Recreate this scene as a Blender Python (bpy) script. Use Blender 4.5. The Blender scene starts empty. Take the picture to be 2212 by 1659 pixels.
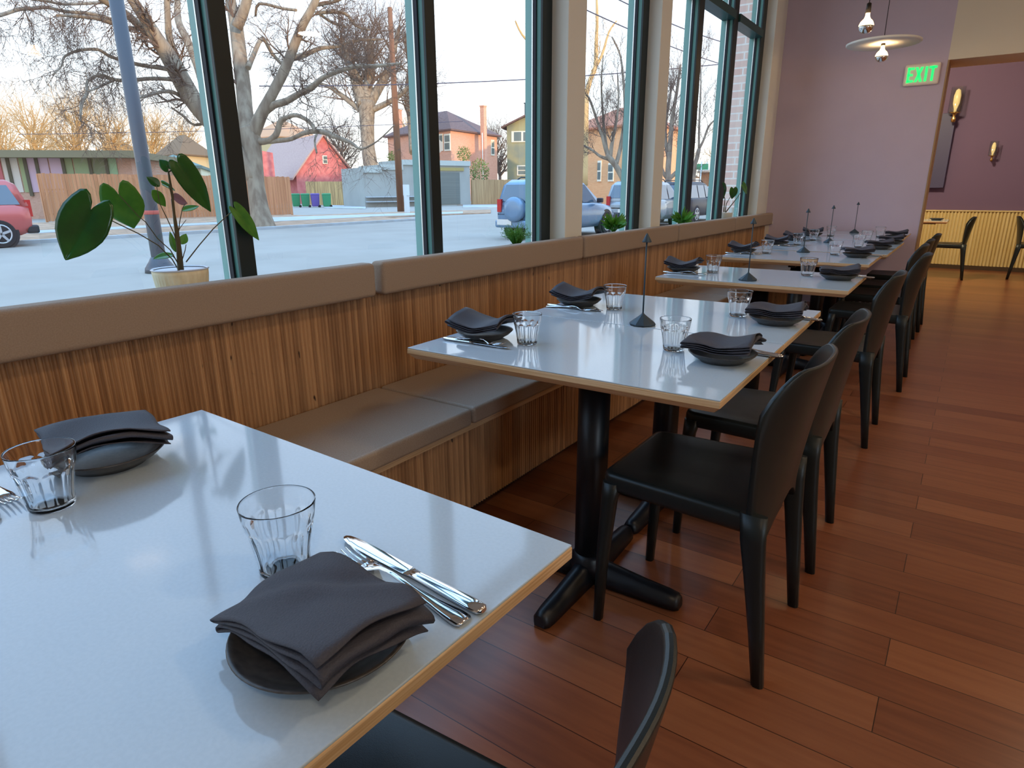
import bpy, bmesh, math, random
from math import sin, cos, pi, radians, sqrt, atan2
from mathutils import Vector, Matrix

# ------------------------------------------------------------------ camera
W, H = 2212, 1659
FPX = 1378.98
YAW, PITCH, ROLL = -0.6127, -0.2954, -0.0064
CAMZ = 1.1708
C0 = Vector((0, 0, CAMZ))
_cy, _sy = cos(YAW), sin(YAW)
FWD = Vector((_sy*cos(PITCH), _cy*cos(PITCH), sin(PITCH)))
_rt = Vector((_cy, -_sy, 0)); _up = _rt.cross(FWD)
RT = cos(ROLL)*_rt + sin(ROLL)*_up
UP = -sin(ROLL)*_rt + cos(ROLL)*_up
S = bpy.context.scene
COL = S.collection
cd = bpy.data.cameras.new('camera'); cam = bpy.data.objects.new('camera', cd); COL.objects.link(cam)
cd.sensor_width = 36; cd.lens = FPX/W*36; cd.clip_start = 0.02; cd.clip_end = 600
m = Matrix((RT, UP, -FWD)).transposed().to_4x4(); m.translation = C0
cam.matrix_world = m
S.camera = cam

# ------------------------------------------------------------------ colour management, world, sun
S.view_settings.view_transform = 'Standard'
S.view_settings.look = 'None'
S.view_settings.gamma = 1
S.view_settings.use_curve_mapping = False
S.view_settings.exposure = 0.45
cy = S.cycles
cy.use_denoising = True
cy.max_bounces = 18; cy.diffuse_bounces = 4; cy.glossy_bounces = 5; cy.transmission_bounces = 16; cy.transparent_max_bounces = 12
cy.caustics_reflective = False; cy.caustics_refractive = True
cy.sample_clamp_indirect = 6.0
cy.blur_glossy = 0.5

def lin(c):
    c = c/255.0
    return c/12.92 if c <= .04045 else ((c+.055)/1.055)**2.4
def rgb(r, g, b): return (lin(r), lin(g), lin(b), 1)

world = bpy.data.worlds.new('sky'); S.world = world; world.use_nodes = True
nt = world.node_tree; nt.nodes.clear()
wo = nt.nodes.new('ShaderNodeOutputWorld'); bg = nt.nodes.new('ShaderNodeBackground')
tc = nt.nodes.new('ShaderNodeTexCoord'); sx = nt.nodes.new('ShaderNodeSeparateXYZ'); cr = nt.nodes.new('ShaderNodeValToRGB')
nt.links.new(tc.outputs['Generated'], sx.inputs[0]); nt.links.new(sx.outputs['Z'], cr.inputs[0])
nt.links.new(cr.outputs[0], bg.inputs[0]); nt.links.new(bg.outputs[0], wo.inputs[0])
e = cr.color_ramp.elements
e[0].position = 0.0; e[0].color = (.50, .465, .40, 1)
e[1].position = 0.10; e[1].color = (.46, .48, .51, 1)
x = e.new(.35); x.color = (.39, .47, .60, 1)
x = e.new(.60); x.color = (.33, .55, .88, 1)
bg.inputs[1].default_value = 3.0

sd = bpy.data.lights.new('sun', 'SUN'); sun = bpy.data.objects.new('sun', sd); COL.objects.link(sun)
sd.energy = 2.6; sd.angle = radians(1.0); sd.color = (1, .66, .34)
sun.rotation_euler = Vector((-.93, .35, -.085)).to_track_quat('-Z', 'Y').to_euler()

def area(name, loc, size, power, color, target=None, sizey=None):
    d = bpy.data.lights.new(name, 'AREA'); d.energy = power; d.color = color
    d.shape = 'RECTANGLE' if sizey else 'DISK'; d.size = size
    if sizey: d.size_y = sizey
    o = bpy.data.objects.new(name, d); COL.objects.link(o); o.location = loc
    if target is not None:
        o.rotation_euler = (Vector(target)-Vector(loc)).to_track_quat('-Z', 'Y').to_euler()
    return o
WARM = (1, .72, .42)
# added warm fill lamps below the ceiling, above and outside the frame
for lx, ly in ((1.2, -1.0), (1.2, 2.0), (1.4, 5.0), (3.6, .5), (3.6, 3.5), (3.8, 6.2)):
    area('ceiling_fill_light', (lx, ly, 3.16), .30, 12, (1, .76, .50))
area('far_room_light_source', (-.9, 9.0, 2.85), .35, 48, (1, .86, .56), (-.2, 11.7, .6))
area('far_room_light_source', (2.4, 9.4, 2.9), .4, 16, (1, .84, .62))
# added bluish fill lamp at the right wall, standing in for more daylight
area('rear_fill_light', (5.85, -1.2, 2.3), 2.6, 85, (.68, .84, 1.0), (-1.0, 3.5, 1.5), 1.6)

# ------------------------------------------------------------------ pixel helpers (turn a point of the survey photo into metres)
def ray(px, py):
    return FWD + RT*((px-W/2)/FPX) - UP*((py-H/2)/FPX)
def at_z(px, py, z):
    d = ray(px, py); return C0 + d*((z-C0.z)/d.z)
def at_x(px, py, x):
    d = ray(px, py); return C0 + d*(x/d.x)
def at_y(px, py, y):
    d = ray(px, py); return C0 + d*(y/d.y)
def at_d(px, py, dist):
    return C0 + ray(px, py)*dist
def zof(P, py):
    """height above point P (x,y) that shows at image row py"""
    lo, hi = -3.0, 60.0
    for _ in range(50):
        mid = (lo+hi)/2
        q = Vector((P.x, P.y, mid))-C0
        y = H/2 - FPX*q.dot(UP)/q.dot(FWD)
        if y > py: lo = mid
        else: hi = mid
    return (lo+hi)/2
GZ = -0.23

# ------------------------------------------------------------------ materials
MATS = {}
def mat(name, col, rough=.5, metal=0.0, spec=.5, col2=None, nscale=8, nstretch=(1, 1, 1), bump=0.0, bscale=None,
        coat=0.0, emit=None, estr=0.0, trans=0.0, ior=1.45, sheen=0, lo=.35, hi=.65, detail=4):
    if name in MATS: return MATS[name]
    M = bpy.data.materials.new(name); M.use_nodes = True
    n = M.node_tree; b = n.nodes['Principled BSDF']
    b.inputs['Base Color'].default_value = col
    b.inputs['Roughness'].default_value = rough
    b.inputs['Metallic'].default_value = metal
    b.inputs['Specular IOR Level'].default_value = spec
    b.inputs['IOR'].default_value = ior
    b.inputs['Coat Weight'].default_value = coat
    b.inputs['Coat Roughness'].default_value = .08
    b.inputs['Transmission Weight'].default_value = trans
    if emit:
        b.inputs['Emission Color'].default_value = emit; b.inputs['Emission Strength'].default_value = estr
    if col2 is not None or bump:
        t = n.nodes.new('ShaderNodeTexCoord'); mp = n.nodes.new('ShaderNodeMapping'); mp.inputs['Scale'].default_value = nstretch
        ns = n.nodes.new('ShaderNodeTexNoise'); ns.inputs['Scale'].default_value = nscale; ns.inputs['Detail'].default_value = detail
        n.links.new(t.outputs['Object'], mp.inputs[0]); n.links.new(mp.outputs[0], ns.inputs['Vector'])
        if col2 is not None:
            r = n.nodes.new('ShaderNodeValToRGB'); r.color_ramp.elements[0].position = lo; r.color_ramp.elements[1].position = hi
            r.color_ramp.elements[0].color = col; r.color_ramp.elements[1].color = col2
            n.links.new(ns.outputs['Fac'], r.inputs[0]); n.links.new(r.outputs[0], b.inputs['Base Color'])
        if bump:
            bn = n.nodes.new('ShaderNodeBump'); bn.inputs['Strength'].default_value = bump; bn.inputs['Distance'].default_value = .01
            src = ns
            if bscale:
                src = n.nodes.new('ShaderNodeTexNoise'); src.inputs['Scale'].default_value = bscale
                n.links.new(mp.outputs[0], src.inputs['Vector'])
            n.links.new(src.outputs['Fac'], bn.inputs['Height']); n.links.new(bn.outputs[0], b.inputs['Normal'])
    MATS[name] = M
    return M

def glass_pane():
    M = bpy.data.materials.new('window_glass'); M.use_nodes = True; n = M.node_tree; n.nodes.clear()
    o = n.nodes.new('ShaderNodeOutputMaterial'); mx = n.nodes.new('ShaderNodeMixShader')
    tr = n.nodes.new('ShaderNodeBsdfTransparent'); tr.inputs[0].default_value = (.93, .97, .95, 1)
    gl = n.nodes.new('ShaderNodeBsdfGlossy'); gl.inputs['Roughness'].default_value = .0
    # reflectance of a double-sided pane (Schlick), the same from both sides
    ge = n.nodes.new('ShaderNodeNewGeometry'); dt = n.nodes.new('ShaderNodeVectorMath'); dt.operation = 'DOT_PRODUCT'
    n.links.new(ge.outputs['Normal'], dt.inputs[0]); n.links.new(ge.outputs['Incoming'], dt.inputs[1])
    ab = n.nodes.new('ShaderNodeMath'); ab.operation = 'ABSOLUTE'; n.links.new(dt.outputs['Value'], ab.inputs[0])
    om = n.nodes.new('ShaderNodeMath'); om.operation = 'SUBTRACT'; om.inputs[0].default_value = 1.0; n.links.new(ab.outputs[0], om.inputs[1])
    pw = n.nodes.new('ShaderNodeMath'); pw.operation = 'POWER'; pw.inputs[1].default_value = 5.0; n.links.new(om.outputs[0], pw.inputs[0])
    fr = n.nodes.new('ShaderNodeMath'); fr.operation = 'MULTIPLY_ADD'; fr.inputs[1].default_value = .92; fr.inputs[2].default_value = .075; n.links.new(pw.outputs[0], fr.inputs[0])
    n.links.new(fr.outputs[0], mx.inputs[0]); n.links.new(tr.outputs[0], mx.inputs[1]); n.links.new(gl.outputs[0], mx.inputs[2])
    n.links.new(mx.outputs[0], o.inputs[0]); return M
GLASS_PANE = glass_pane()

def plank_floor():
    """wood strip floor, boards running across the room (along x)"""
    M = bpy.data.materials.new('red_brown_wood_strip_floor'); M.use_nodes = True; n = M.node_tree; b = n.nodes['Principled BSDF']
    t = n.nodes.new('ShaderNodeTexCoord')
    br = n.nodes.new('ShaderNodeTexBrick')
    br.inputs['Scale'].default_value = 1.0; br.inputs['Brick Width'].default_value = 1.15; br.inputs['Row Height'].default_value = .127
    br.inputs['Mortar Size'].default_value = .0012; br.inputs['Mortar Smooth'].default_value = .1; br.offset = .37
    br.inputs['Color1'].default_value = (0, 0, 0, 1); br.inputs['Color2'].default_value = (1, 1, 1, 1); br.inputs['Mortar'].default_value = (0, 0, 0, 1)
    br.inputs['Bias'].default_value = 0
    n.links.new(t.outputs['Object'], br.inputs['Vector'])
    mp = n.nodes.new('ShaderNodeMapping'); mp.inputs['Scale'].default_value = (1.2, 14, 1)
    n.links.new(t.outputs['Object'], mp.inputs[0])
    ns = n.nodes.new('ShaderNodeTexNoise'); ns.inputs['Scale'].default_value = 3.0; ns.inputs['Detail'].default_value = 6
    n.links.new(mp.outputs[0], ns.inputs['Vector'])
    ad = n.nodes.new('ShaderNodeMath'); ad.operation = 'MULTIPLY_ADD'; ad.inputs[1].default_value = .42
    n.links.new(br.outputs['Color'], ad.inputs[0])
    sc = n.nodes.new('ShaderNodeMath'); sc.operation = 'MULTIPLY'; sc.inputs[1].default_value = .6
    n.links.new(ns.outputs['Fac'], sc.inputs[0]); n.links.new(sc.outputs[0], ad.inputs[2])
    r = n.nodes.new('ShaderNodeValToRGB'); el = r.color_ramp.elements
    el[0].position = .10; el[0].color = (.13, .036, .016, 1); el[1].position = .85; el[1].color = (.33, .125, .052, 1)
    q = el.new(.45); q.color = (.225, .074, .031, 1)
    n.links.new(ad.outputs[0], r.inputs[0])
    mx = n.nodes.new('ShaderNodeMix'); mx.data_type = 'RGBA'; mx.inputs[7].default_value = (.03, .008, .004, 1)
    n.links.new(br.outputs['Fac'], mx.inputs[0]); n.links.new(r.outputs[0], mx.inputs[6]); n.links.new(mx.outputs[2], b.inputs['Base Color'])
    b.inputs['Roughness'].default_value = .30; b.inputs['Specular IOR Level'].default_value = .45
    b.inputs['Coat Weight'].default_value = .25; b.inputs['Coat Roughness'].default_value = .22
    return M

def rib_wood(name, c1, c2, dark, pitch):
    """ribbed plywood: every rib its own tone, plus dark glue voids"""
    M = bpy.data.materials.new(name); M.use_nodes = True; n = M.node_tree; b = n.nodes['Principled BSDF']
    t = n.nodes.new('ShaderNodeTexCoord'); s = n.nodes.new('ShaderNodeSeparateXYZ'); n.links.new(t.outputs['Object'], s.inputs[0])
    su = n.nodes.new('ShaderNodeMath'); su.operation = 'ADD'; n.links.new(s.outputs['X'], su.inputs[0]); n.links.new(s.outputs['Y'], su.inputs[1])
    dv = n.nodes.new('ShaderNodeMath'); dv.operation = 'DIVIDE'; dv.inputs[1].default_value = pitch; n.links.new(su.outputs[0], dv.inputs[0])
    fl = n.nodes.new('ShaderNodeMath'); fl.operation = 'FLOOR'; n.links.new(dv.outputs[0], fl.inputs[0])
    wn = n.nodes.new('ShaderNodeTexWhiteNoise'); wn.noise_dimensions = '1D'; n.links.new(fl.outputs[0], wn.inputs['W'])
    mp = n.nodes.new('ShaderNodeMapping'); mp.inputs['Scale'].default_value = (40, 40, 3); n.links.new(t.outputs['Object'], mp.inputs[0])
    ns = n.nodes.new('ShaderNodeTexNoise'); ns.inputs['Scale'].default_value = 3; n.links.new(mp.outputs[0], ns.inputs['Vector'])
    ad = n.nodes.new('ShaderNodeMath'); ad.operation = 'MULTIPLY_ADD'; ad.inputs[1].default_value = .6; n.links.new(wn.outputs[0], ad.inputs[0])
    h2 = n.nodes.new('ShaderNodeMath'); h2.operation = 'MULTIPLY'; h2.inputs[1].default_value = .5; n.links.new(ns.outputs['Fac'], h2.inputs[0]); n.links.new(h2.outputs[0], ad.inputs[2])
    r = n.nodes.new('ShaderNodeValToRGB'); r.color_ramp.elements[0].color = c1; r.color_ramp.elements[1].color = c2
    r.color_ramp.elements[0].position = .1; r.color_ramp.elements[1].position = .95
    n.links.new(ad.outputs[0], r.inputs[0])
    mp2 = n.nodes.new('ShaderNodeMapping'); mp2.inputs['Scale'].default_value = (30, 30, 11); n.links.new(t.outputs['Object'], mp2.inputs[0])
    n2 = n.nodes.new('ShaderNodeTexNoise'); n2.inputs['Scale'].default_value = 1.4; n2.inputs['Detail'].default_value = 1; n.links.new(mp2.outputs[0], n2.inputs['Vector'])
    r2 = n.nodes.new('ShaderNodeValToRGB'); r2.color_ramp.elements[0].position = .76; r2.color_ramp.elements[1].position = .80
    n.links.new(n2.outputs['Fac'], r2.inputs[0])
    mx = n.nodes.new('ShaderNodeMix'); mx.data_type = 'RGBA'; mx.inputs[7].default_value = dark
    n.links.new(r2.outputs[0], mx.inputs[0]); n.links.new(r.outputs[0], mx.inputs[6]); n.links.new(mx.outputs[2], b.inputs['Base Color'])
    b.inputs['Roughness'].default_value = .5
    return M

def brick_mat(name, c1, c2, mortar, bw=.22, bh=.075, rot=0.0):
    M = bpy.data.materials.new(name); M.use_nodes = True; n = M.node_tree; b = n.nodes['Principled BSDF']
    t = n.nodes.new('ShaderNodeTexCoord'); s = n.nodes.new('ShaderNodeSeparateXYZ'); n.links.new(t.outputs['Object'], s.inputs[0])
    ad = n.nodes.new('ShaderNodeMath'); ad.operation = 'ADD'; n.links.new(s.outputs['X'], ad.inputs[0]); n.links.new(s.outputs['Y'], ad.inputs[1])
    cb = n.nodes.new('ShaderNodeCombineXYZ'); n.links.new(ad.outputs[0], cb.inputs[0]); n.links.new(s.outputs['Z'], cb.inputs[1])
    br = n.nodes.new('ShaderNodeTexBrick'); br.inputs['Scale'].default_value = 1; br.inputs['Brick Width'].default_value = bw; br.inputs['Row Height'].default_value = bh
    br.inputs['Mortar Size'].default_value = .008; br.inputs['Color1'].default_value = c1; br.inputs['Color2'].default_value = c2; br.inputs['Mortar'].default_value = mortar
    n.links.new(cb.outputs[0], br.inputs['Vector']); n.links.new(br.outputs['Color'], b.inputs['Base Color']); b.inputs['Roughness'].default_value = .85
    return M

def fence_mat(name, c1, c2, pitch=.14):
    M = bpy.data.materials.new(name); M.use_nodes = True; n = M.node_tree; b = n.nodes['Principled BSDF']
    t = n.nodes.new('ShaderNodeTexCoord'); mp = n.nodes.new('ShaderNodeMapping'); mp.inputs['Scale'].default_value = (1/pitch, 1/pitch, .35)
    n.links.new(t.outputs['Object'], mp.inputs[0]); ns = n.nodes.new('ShaderNodeTexNoise'); ns.inputs['Scale'].default_value = 1.0; ns.inputs['Detail'].default_value = 3
    n.links.new(mp.outputs[0], ns.inputs['Vector'])
    r = n.nodes.new('ShaderNodeValToRGB'); r.color_ramp.elements[0].position = .3; r.color_ramp.elements[1].position = .7
    r.color_ramp.elements[0].color = c1; r.color_ramp.elements[1].color = c2
    n.links.new(ns.outputs['Fac'], r.inputs[0]); n.links.new(r.outputs[0], b.inputs['Base Color']); b.inputs['Roughness'].default_value = .9
    return M

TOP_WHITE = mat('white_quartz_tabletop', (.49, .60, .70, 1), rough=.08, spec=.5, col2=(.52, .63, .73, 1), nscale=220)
PLY = mat('oiled_ply_edge', rgb(224, 194, 154), rough=.40, col2=rgb(202, 164, 120), nscale=9, nstretch=(.6, .6, 40))
SEAM = mat('tabletop_joint', rgb(150, 130, 110), rough=.6)
BLACK_STEEL = mat('black_powder_coated_steel', (.006, .008, .012, 1), rough=.38)
CHAIR = mat('black_moulded_plastic', (.011, .016, .017, 1), rough=.34, spec=.45, bump=.08, nscale=900)
FABRIC = mat('taupe_upholstery', rgb(168, 148, 130), rough=.85, col2=rgb(158, 138, 121), nscale=300, bump=.15)
SEATFAB = mat('taupe_seat_upholstery', rgb(176, 160, 144), rough=.45, col2=rgb(166, 147, 128), nscale=260, bump=.12)
RIB = rib_wood('ribbed_bamboo_panel', rgb(140, 100, 66), rgb(206, 160, 114), rgb(58, 38, 24), .0147)
RIBFAR = rib_wood('ribbed_yellow_wainscot', rgb(214, 190, 130), rgb(224, 202, 146), rgb(196, 168, 112), .042)
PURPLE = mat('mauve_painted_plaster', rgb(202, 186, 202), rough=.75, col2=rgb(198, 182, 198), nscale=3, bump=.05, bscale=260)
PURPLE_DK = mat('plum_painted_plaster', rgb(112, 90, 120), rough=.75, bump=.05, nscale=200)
CREAM = mat('cream_painted_plaster', rgb(226, 214, 192), rough=.8, bump=.06, nscale=240)
TRIMWHITE = mat('off_white_painted_trim', rgb(228, 225, 214), rough=.6, bump=.04, nscale=120)
TRIMTAN = TRIMWHITE
BRASS = mat('brass', (.72, .48, .17, 1), rough=.25, metal=1)
TEAL = mat('teal_anodised_window_frame', rgb(66, 118, 114), rough=.42, metal=.0)
TEALDK = mat('dark_teal_window_frame', rgb(34, 70, 70), rough=.4)
GASKET = mat('black_rubber_gasket', (.008, .008, .016, 1), rough=.6)
STOP = mat('bare_aluminium_glazing_bead', (.75, .77, .76, 1), rough=.25, metal=.6)
CLEAR = mat('clear_tumbler_glass', (1, 1, 1, 1), rough=.0, trans=1.0, ior=1.33)
PLATE = mat('dark_glazed_stoneware', rgb(58, 56, 56), rough=.35, col2=rgb(76, 72, 70), nscale=120)
NAPKIN = mat('charcoal_cotton_napkin', rgb(58, 58, 68), rough=.62, spec=.45, col2=rgb(66, 65, 74), nscale=500, bump=.2)
CUTLERY = mat('polished_stainless_steel', (.78, .79, .82, 1), rough=.07, metal=1)
LAMPMAT = mat('matt_grey_blue_lamp_metal', rgb(60, 74, 84), rough=.5, metal=.35)
LEAF = mat('glossy_dark_green_leaf', (.012, .075, .012, 1), rough=.22, spec=.6, col2=(.02, .12, .015, 1), nscale=14)
LEAFLT = mat('bright_green_leaf', (.05, .20, .02, 1), rough=.35, col2=(.09, .27, .03, 1), nscale=30)
LEAFGR = mat('fresh_green_leaf', (.10, .30, .04, 1), rough=.4)
STEM = mat('brown_green_stem', (.09, .07, .03, 1), rough=.6)
for mm in (LEAF, LEAFLT, LEAFGR):
    b_ = mm.node_tree.nodes['Principled BSDF']
    b_.inputs['Subsurface Weight'].default_value = .0
PINKLEAF = mat('mauve_leaf_underside', rgb(176, 120, 138), rough=.5)
SOIL = mat('dark_potting_soil', (.03, .017, .01, 1), rough=.95, bump=.5, nscale=60)

# ------------------------------------------------------------------ mesh builder
class MB:
    def __init__(s): s.v = []; s.f = []; s.sm = []
    def add(s, vs, fs, smooth=False):
        o = len(s.v); s.v += [tuple(v) for v in vs]
        s.f += [tuple(i+o for i in f) for f in fs]; s.sm += [smooth]*len(fs)
    def box(s, x0, x1, y0, y1, z0, z1):
        s.add([(x0,y0,z0),(x1,y0,z0),(x1,y1,z0),(x0,y1,z0),(x0,y0,z1),(x1,y0,z1),(x1,y1,z1),(x0,y1,z1)],
              [(0,3,2,1),(4,5,6,7),(0,1,5,4),(1,2,6,5),(2,3,7,6),(3,0,4,7)])
    def hexa(s, bot, top):
        """bot, top: 4 points each, same order (counter-clockwise from above)"""
        s.add(list(bot)+list(top), [(0,3,2,1),(4,5,6,7),(0,1,5,4),(1,2,6,5),(2,3,7,6),(3,0,4,7)])
    def prism(s, pts, vec):
        n = len(pts); vec = Vector(vec); P = [Vector(p) for p in pts]
        s.add(P+[p+vec for p in P], [tuple(range(n))[::-1], tuple(range(n, 2*n))]+[(i, (i+1) % n, (i+1) % n+n, i+n) for i in range(n)])
    def loft(s, rings, closed=True, caps=True, smooth=True):
        n = len(rings[0]); vs = [p for r in rings for p in r]; fs = []
        for k in range(len(rings)-1):
            for i in range(n if closed else n-1):
                j = (i+1) % n
                fs.append((k*n+i, k*n+j, (k+1)*n+j, (k+1)*n+i))
        s.add(vs, fs, smooth)
        if caps and closed:
            s.add(rings[0], [tuple(range(n))[::-1]]); s.add(rings[-1], [tuple(range(n))])
    def lathe(s, prof, c=(0, 0, 0), n=32, smooth=True, rmod=None, close=False):
        c = Vector(c); rings = []
        for r, z in prof:
            rings.append([c+Vector(((r*(rmod(a, z) if rmod else 1))*cos(a), (r*(rmod(a, z) if rmod else 1))*sin(a), z)) for a in [2*pi*i/n for i in range(n)]])
        s.loft(rings, True, False, smooth)
        o = len(s.v)
        if prof[0][0] > 1e-5: s.add(rings[0], [tuple(range(n))[::-1]])
        if prof[-1][0] > 1e-5 and not close: s.add(rings[-1], [tuple(range(n))])
    def tube(s, pts, rad, n=8, smooth=True, caps=True):
        P = [Vector(p) for p in pts]
        if not hasattr(rad, '__len__'): rad = [rad]*len(P)
        t = (P[1]-P[0]).normalized(); u = t.orthogonal().normalized(); rings = []
        for i, p in enumerate(P):
            if i < len(P)-1 and i > 0: d = (P[i+1]-P[i-1])
            elif i == 0: d = P[1]-P[0]
            else: d = P[i]-P[i-1]
            if d.length < 1e-9: d = t
            d = d.normalized(); u = (u-d*u.dot(d))
            u = u.normalized() if u.length > 1e-6 else d.orthogonal().normalized()
            w = d.cross(u)
            rings.append([p+(u*cos(a)+w*sin(a))*rad[i] for a in [2*pi*k/n for k in range(n)]])
        s.loft(rings, True, caps, smooth)
    def ball(s, c, r, n=12, sc=(1, 1, 1)):
        c = Vector(c); rings = []
        for i in range(n//2+1):
            th = pi*i/(n//2); rr = max(sin(th), 1e-3)
            rings.append([c+Vector((r*rr*cos(a)*sc[0], r*rr*sin(a)*sc[1], -r*cos(th)*sc[2])) for a in [2*pi*k/n for k in range(n)]])
        s.loft(rings, True, True, True)
    def grid(s, fn, nu, nv, smooth=True):
        vs = [fn(i/nu, j/nv) for j in range(nv+1) for i in range(nu+1)]
        s.add(vs, [(j*(nu+1)+i, j*(nu+1)+i+1, (j+1)*(nu+1)+i+1, (j+1)*(nu+1)+i) for j in range(nv) for i in range(nu)], smooth)
    def build(s, name, m, parent=None, loc=None, bevel=0, solid=0, subsurf=0, seg=2):
        me = bpy.data.meshes.new(name); me.from_pydata([tuple(v) for v in s.v], [], s.f)
        me.polygons.foreach_set('use_smooth', s.sm); me.materials.append(m); me.update()
        bm = bmesh.new(); bm.from_mesh(me); bmesh.ops.remove_doubles(bm, verts=bm.verts, dist=1e-5)
        bmesh.ops.recalc_face_normals(bm, faces=bm.faces); bm.to_mesh(me); bm.free()
        o = bpy.data.objects.new(name, me); COL.objects.link(o)
        if parent is not None: o.parent = parent
        if loc is not None: o.location = loc
        if solid:
            q = o.modifiers.new('thick', 'SOLIDIFY'); q.thickness = solid; q.offset = 0
        if bevel:
            q = o.modifiers.new('edge', 'BEVEL'); q.width = bevel; q.segments = seg; q.limit_method = 'ANGLE'; q.angle_limit = radians(40)
        if subsurf:
            q = o.modifiers.new('smooth', 'SUBSURF'); q.levels = subsurf; q.render_levels = subsurf
        return o

def tag(o, label, cat, group=None, kind=None):
    o['label'] = label; o['category'] = cat
    if group: o['group'] = group
    if kind: o['kind'] = kind
    return o
def empty(name, loc=(0, 0, 0), rz=0.0, label=None, cat=None, group=None):
    o = bpy.data.objects.new(name, None); COL.objects.link(o); o.location = loc; o.rotation_euler = (0, 0, rz); o.empty_display_size = .05
    if label: tag(o, label, cat, group)
    return o
def struct(o): o['kind'] = 'structure'; return o
def dup(root, loc, rz, label, group=None):
    r = root.copy(); COL.objects.link(r); r.location = loc; r.rotation_euler = (0, 0, rz); r['label'] = label
    if group: r['group'] = group
    for ch in list(root.children):
        c = ch.copy(); COL.objects.link(c); c.parent = r
        for g in list(ch.children):
            d = g.copy(); COL.objects.link(d); d.parent = c
    return r
def box(name, x0, x1, y0, y1, z0, z1, m, parent=None, bevel=0):
    b = MB(); b.box(x0, x1, y0, y1, z0, z1); return b.build(name, m, parent, bevel=bevel)

# ================================================================== ROOM SHELL
YW = 7.42     # mauve wall
b = MB(); b.box(-2.0, 6.1, -4.1, 11.8, -.12, 0); struct(b.build('floor', plank_floor()))
b = MB(); b.box(-2.0, 6.1, -4.1, 11.8, 3.30, 3.5); struct(b.build('ceiling', CREAM))
# low wall under the glazing, lintel above
b = MB(); b.box(-1.96, -1.80, -4.1, 7.5, 0, .80); struct(b.build('wall_left', CREAM))
b = MB(); b.box(-1.97, -1.765, -4.05, YW, .80, .826); struct(b.build('trim_1', TRIMWHITE))
b = MB(); b.box(-1.96, -1.80, -4.1, 7.5, 3.08, 3.30); struct(b.build('wall_left_upper', CREAM))
b = MB(); b.box(5.95, 6.1, -4.1, 11.8, 0, 3.3); struct(b.build('wall_right', CREAM))
b = MB(); b.box(-2.0, 6.1, -4.2, -4.05, 0, 3.3); struct(b.build('wall_rear', CREAM))
# mauve wall with its cased end, then the opening to the second dining area
XE = -.405
b = MB(); b.box(-1.98, XE-.012, YW, YW+.34, 0, 3.3); struct(b.build('wall_back', PURPLE))
b = MB(); b.box(XE-.012, XE, YW-.004, YW+.345, 0, 2.26); struct(b.build('trim_2', mat('warm_tan_corner_trim', rgb(170, 136, 96), rough=.5)))
b = MB(); b.box(XE-.012, 6.0, YW, YW+.50, 2.26, 3.3); struct(b.build('wall_back_header', CREAM))
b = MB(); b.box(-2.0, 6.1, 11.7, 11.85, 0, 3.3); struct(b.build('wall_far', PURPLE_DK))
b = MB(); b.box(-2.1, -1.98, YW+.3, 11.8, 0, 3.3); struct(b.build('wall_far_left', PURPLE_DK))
# ribbed wainscot on the far wall
b = MB(); p = .042; n = int(7.9/p)
for i in range(n):
    x = -1.97+i*p
    prof = [(x, 11.70), (x+.004, 11.69), (x+.010, 11.674), (x+.021, 11.668), (x+.032, 11.674), (x+.038, 11.69), (x+p, 11.70)]
    b.loft([[(q[0], q[1], .06) for q in prof], [(q[0], q[1], .83) for q in prof]], closed=False)
b.box(-1.98, 5.95, 11.66, 11.72, .828, .845)
w = struct(b.build('wall_far_wainscot', RIBFAR))
box('baseboard_far', -1.98, 5.95, 11.672, 11.72, 0, .06, mat('dark_baseboard', rgb(70, 52, 34), rough=.6))['kind'] = 'structure'

# window wall ------------------------------------------------------------
XI, XO = -1.84, -1.945
TEALLT = mat('skylit_teal_frame_pocket', rgb(128, 172, 166), rough=.4)  # paler teal: skylight on the side face is put into the colour
TEALMD = mat('mid_teal_frame', rgb(78, 132, 126), rough=.4)
CAPBLK = mat('backlit_frame_cap', rgb(22, 34, 36), rough=.45)  # backlit shade of the inner face is put into the colour
def mullion(parent, y0, y1, z0=.826, z1=3.08):
    """teal aluminium mullion; the side toward the viewer shows pocket, bead, gasket"""
    xg = (XO+XI)/2-.004
    b = MB(); b.box(XO, xg, y0+.004, y1-.004, z0, z1); b.build('outer_frame', TEALLT, parent)
    b = MB(); b.box(xg, XI-.014, y0+.004, y1-.004, z0, z1); b.build('inner_frame', TEALMD, parent)
    b = MB(); b.box(XI-.014, XI, y0, y1, z0, z1); b.build('inner_cap', CAPBLK, parent, bevel=.002)
    for (a, c) in ((y0-.004, y0+.006), (y1-.006, y1+.004)):
        b = MB(); b.box(xg-.006, xg+.0, a, c, z0, z1); b.build('bead', STOP, parent)
        b = MB(); b.box(xg+.0, xg+.018, a+.001, c-.001, z0, z1); b.build('gasket', GASKET, parent)
MULL = [(-3.34, -3.285), (-2.44, -2.385), (-1.54, -1.485), (-.64, -.585), (.255, .31), (1.157, 1.212), (2.055, 2.112), (2.895, 2.98), (4.03, 4.115), (4.975, 5.075), (5.77, 5.88), (6.58, 6.69)]
BAYS = [(-4.05, -3.34), (-3.285, -2.44), (-2.385, -1.54), (-1.485, -.64), (-.585, .255), (.31, 1.157), (1.212, 2.055), (2.112, 2.895), (3.165, 4.03), (4.28, 4.975), (5.075, 5.77), (5.88, 6.58)]
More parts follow.
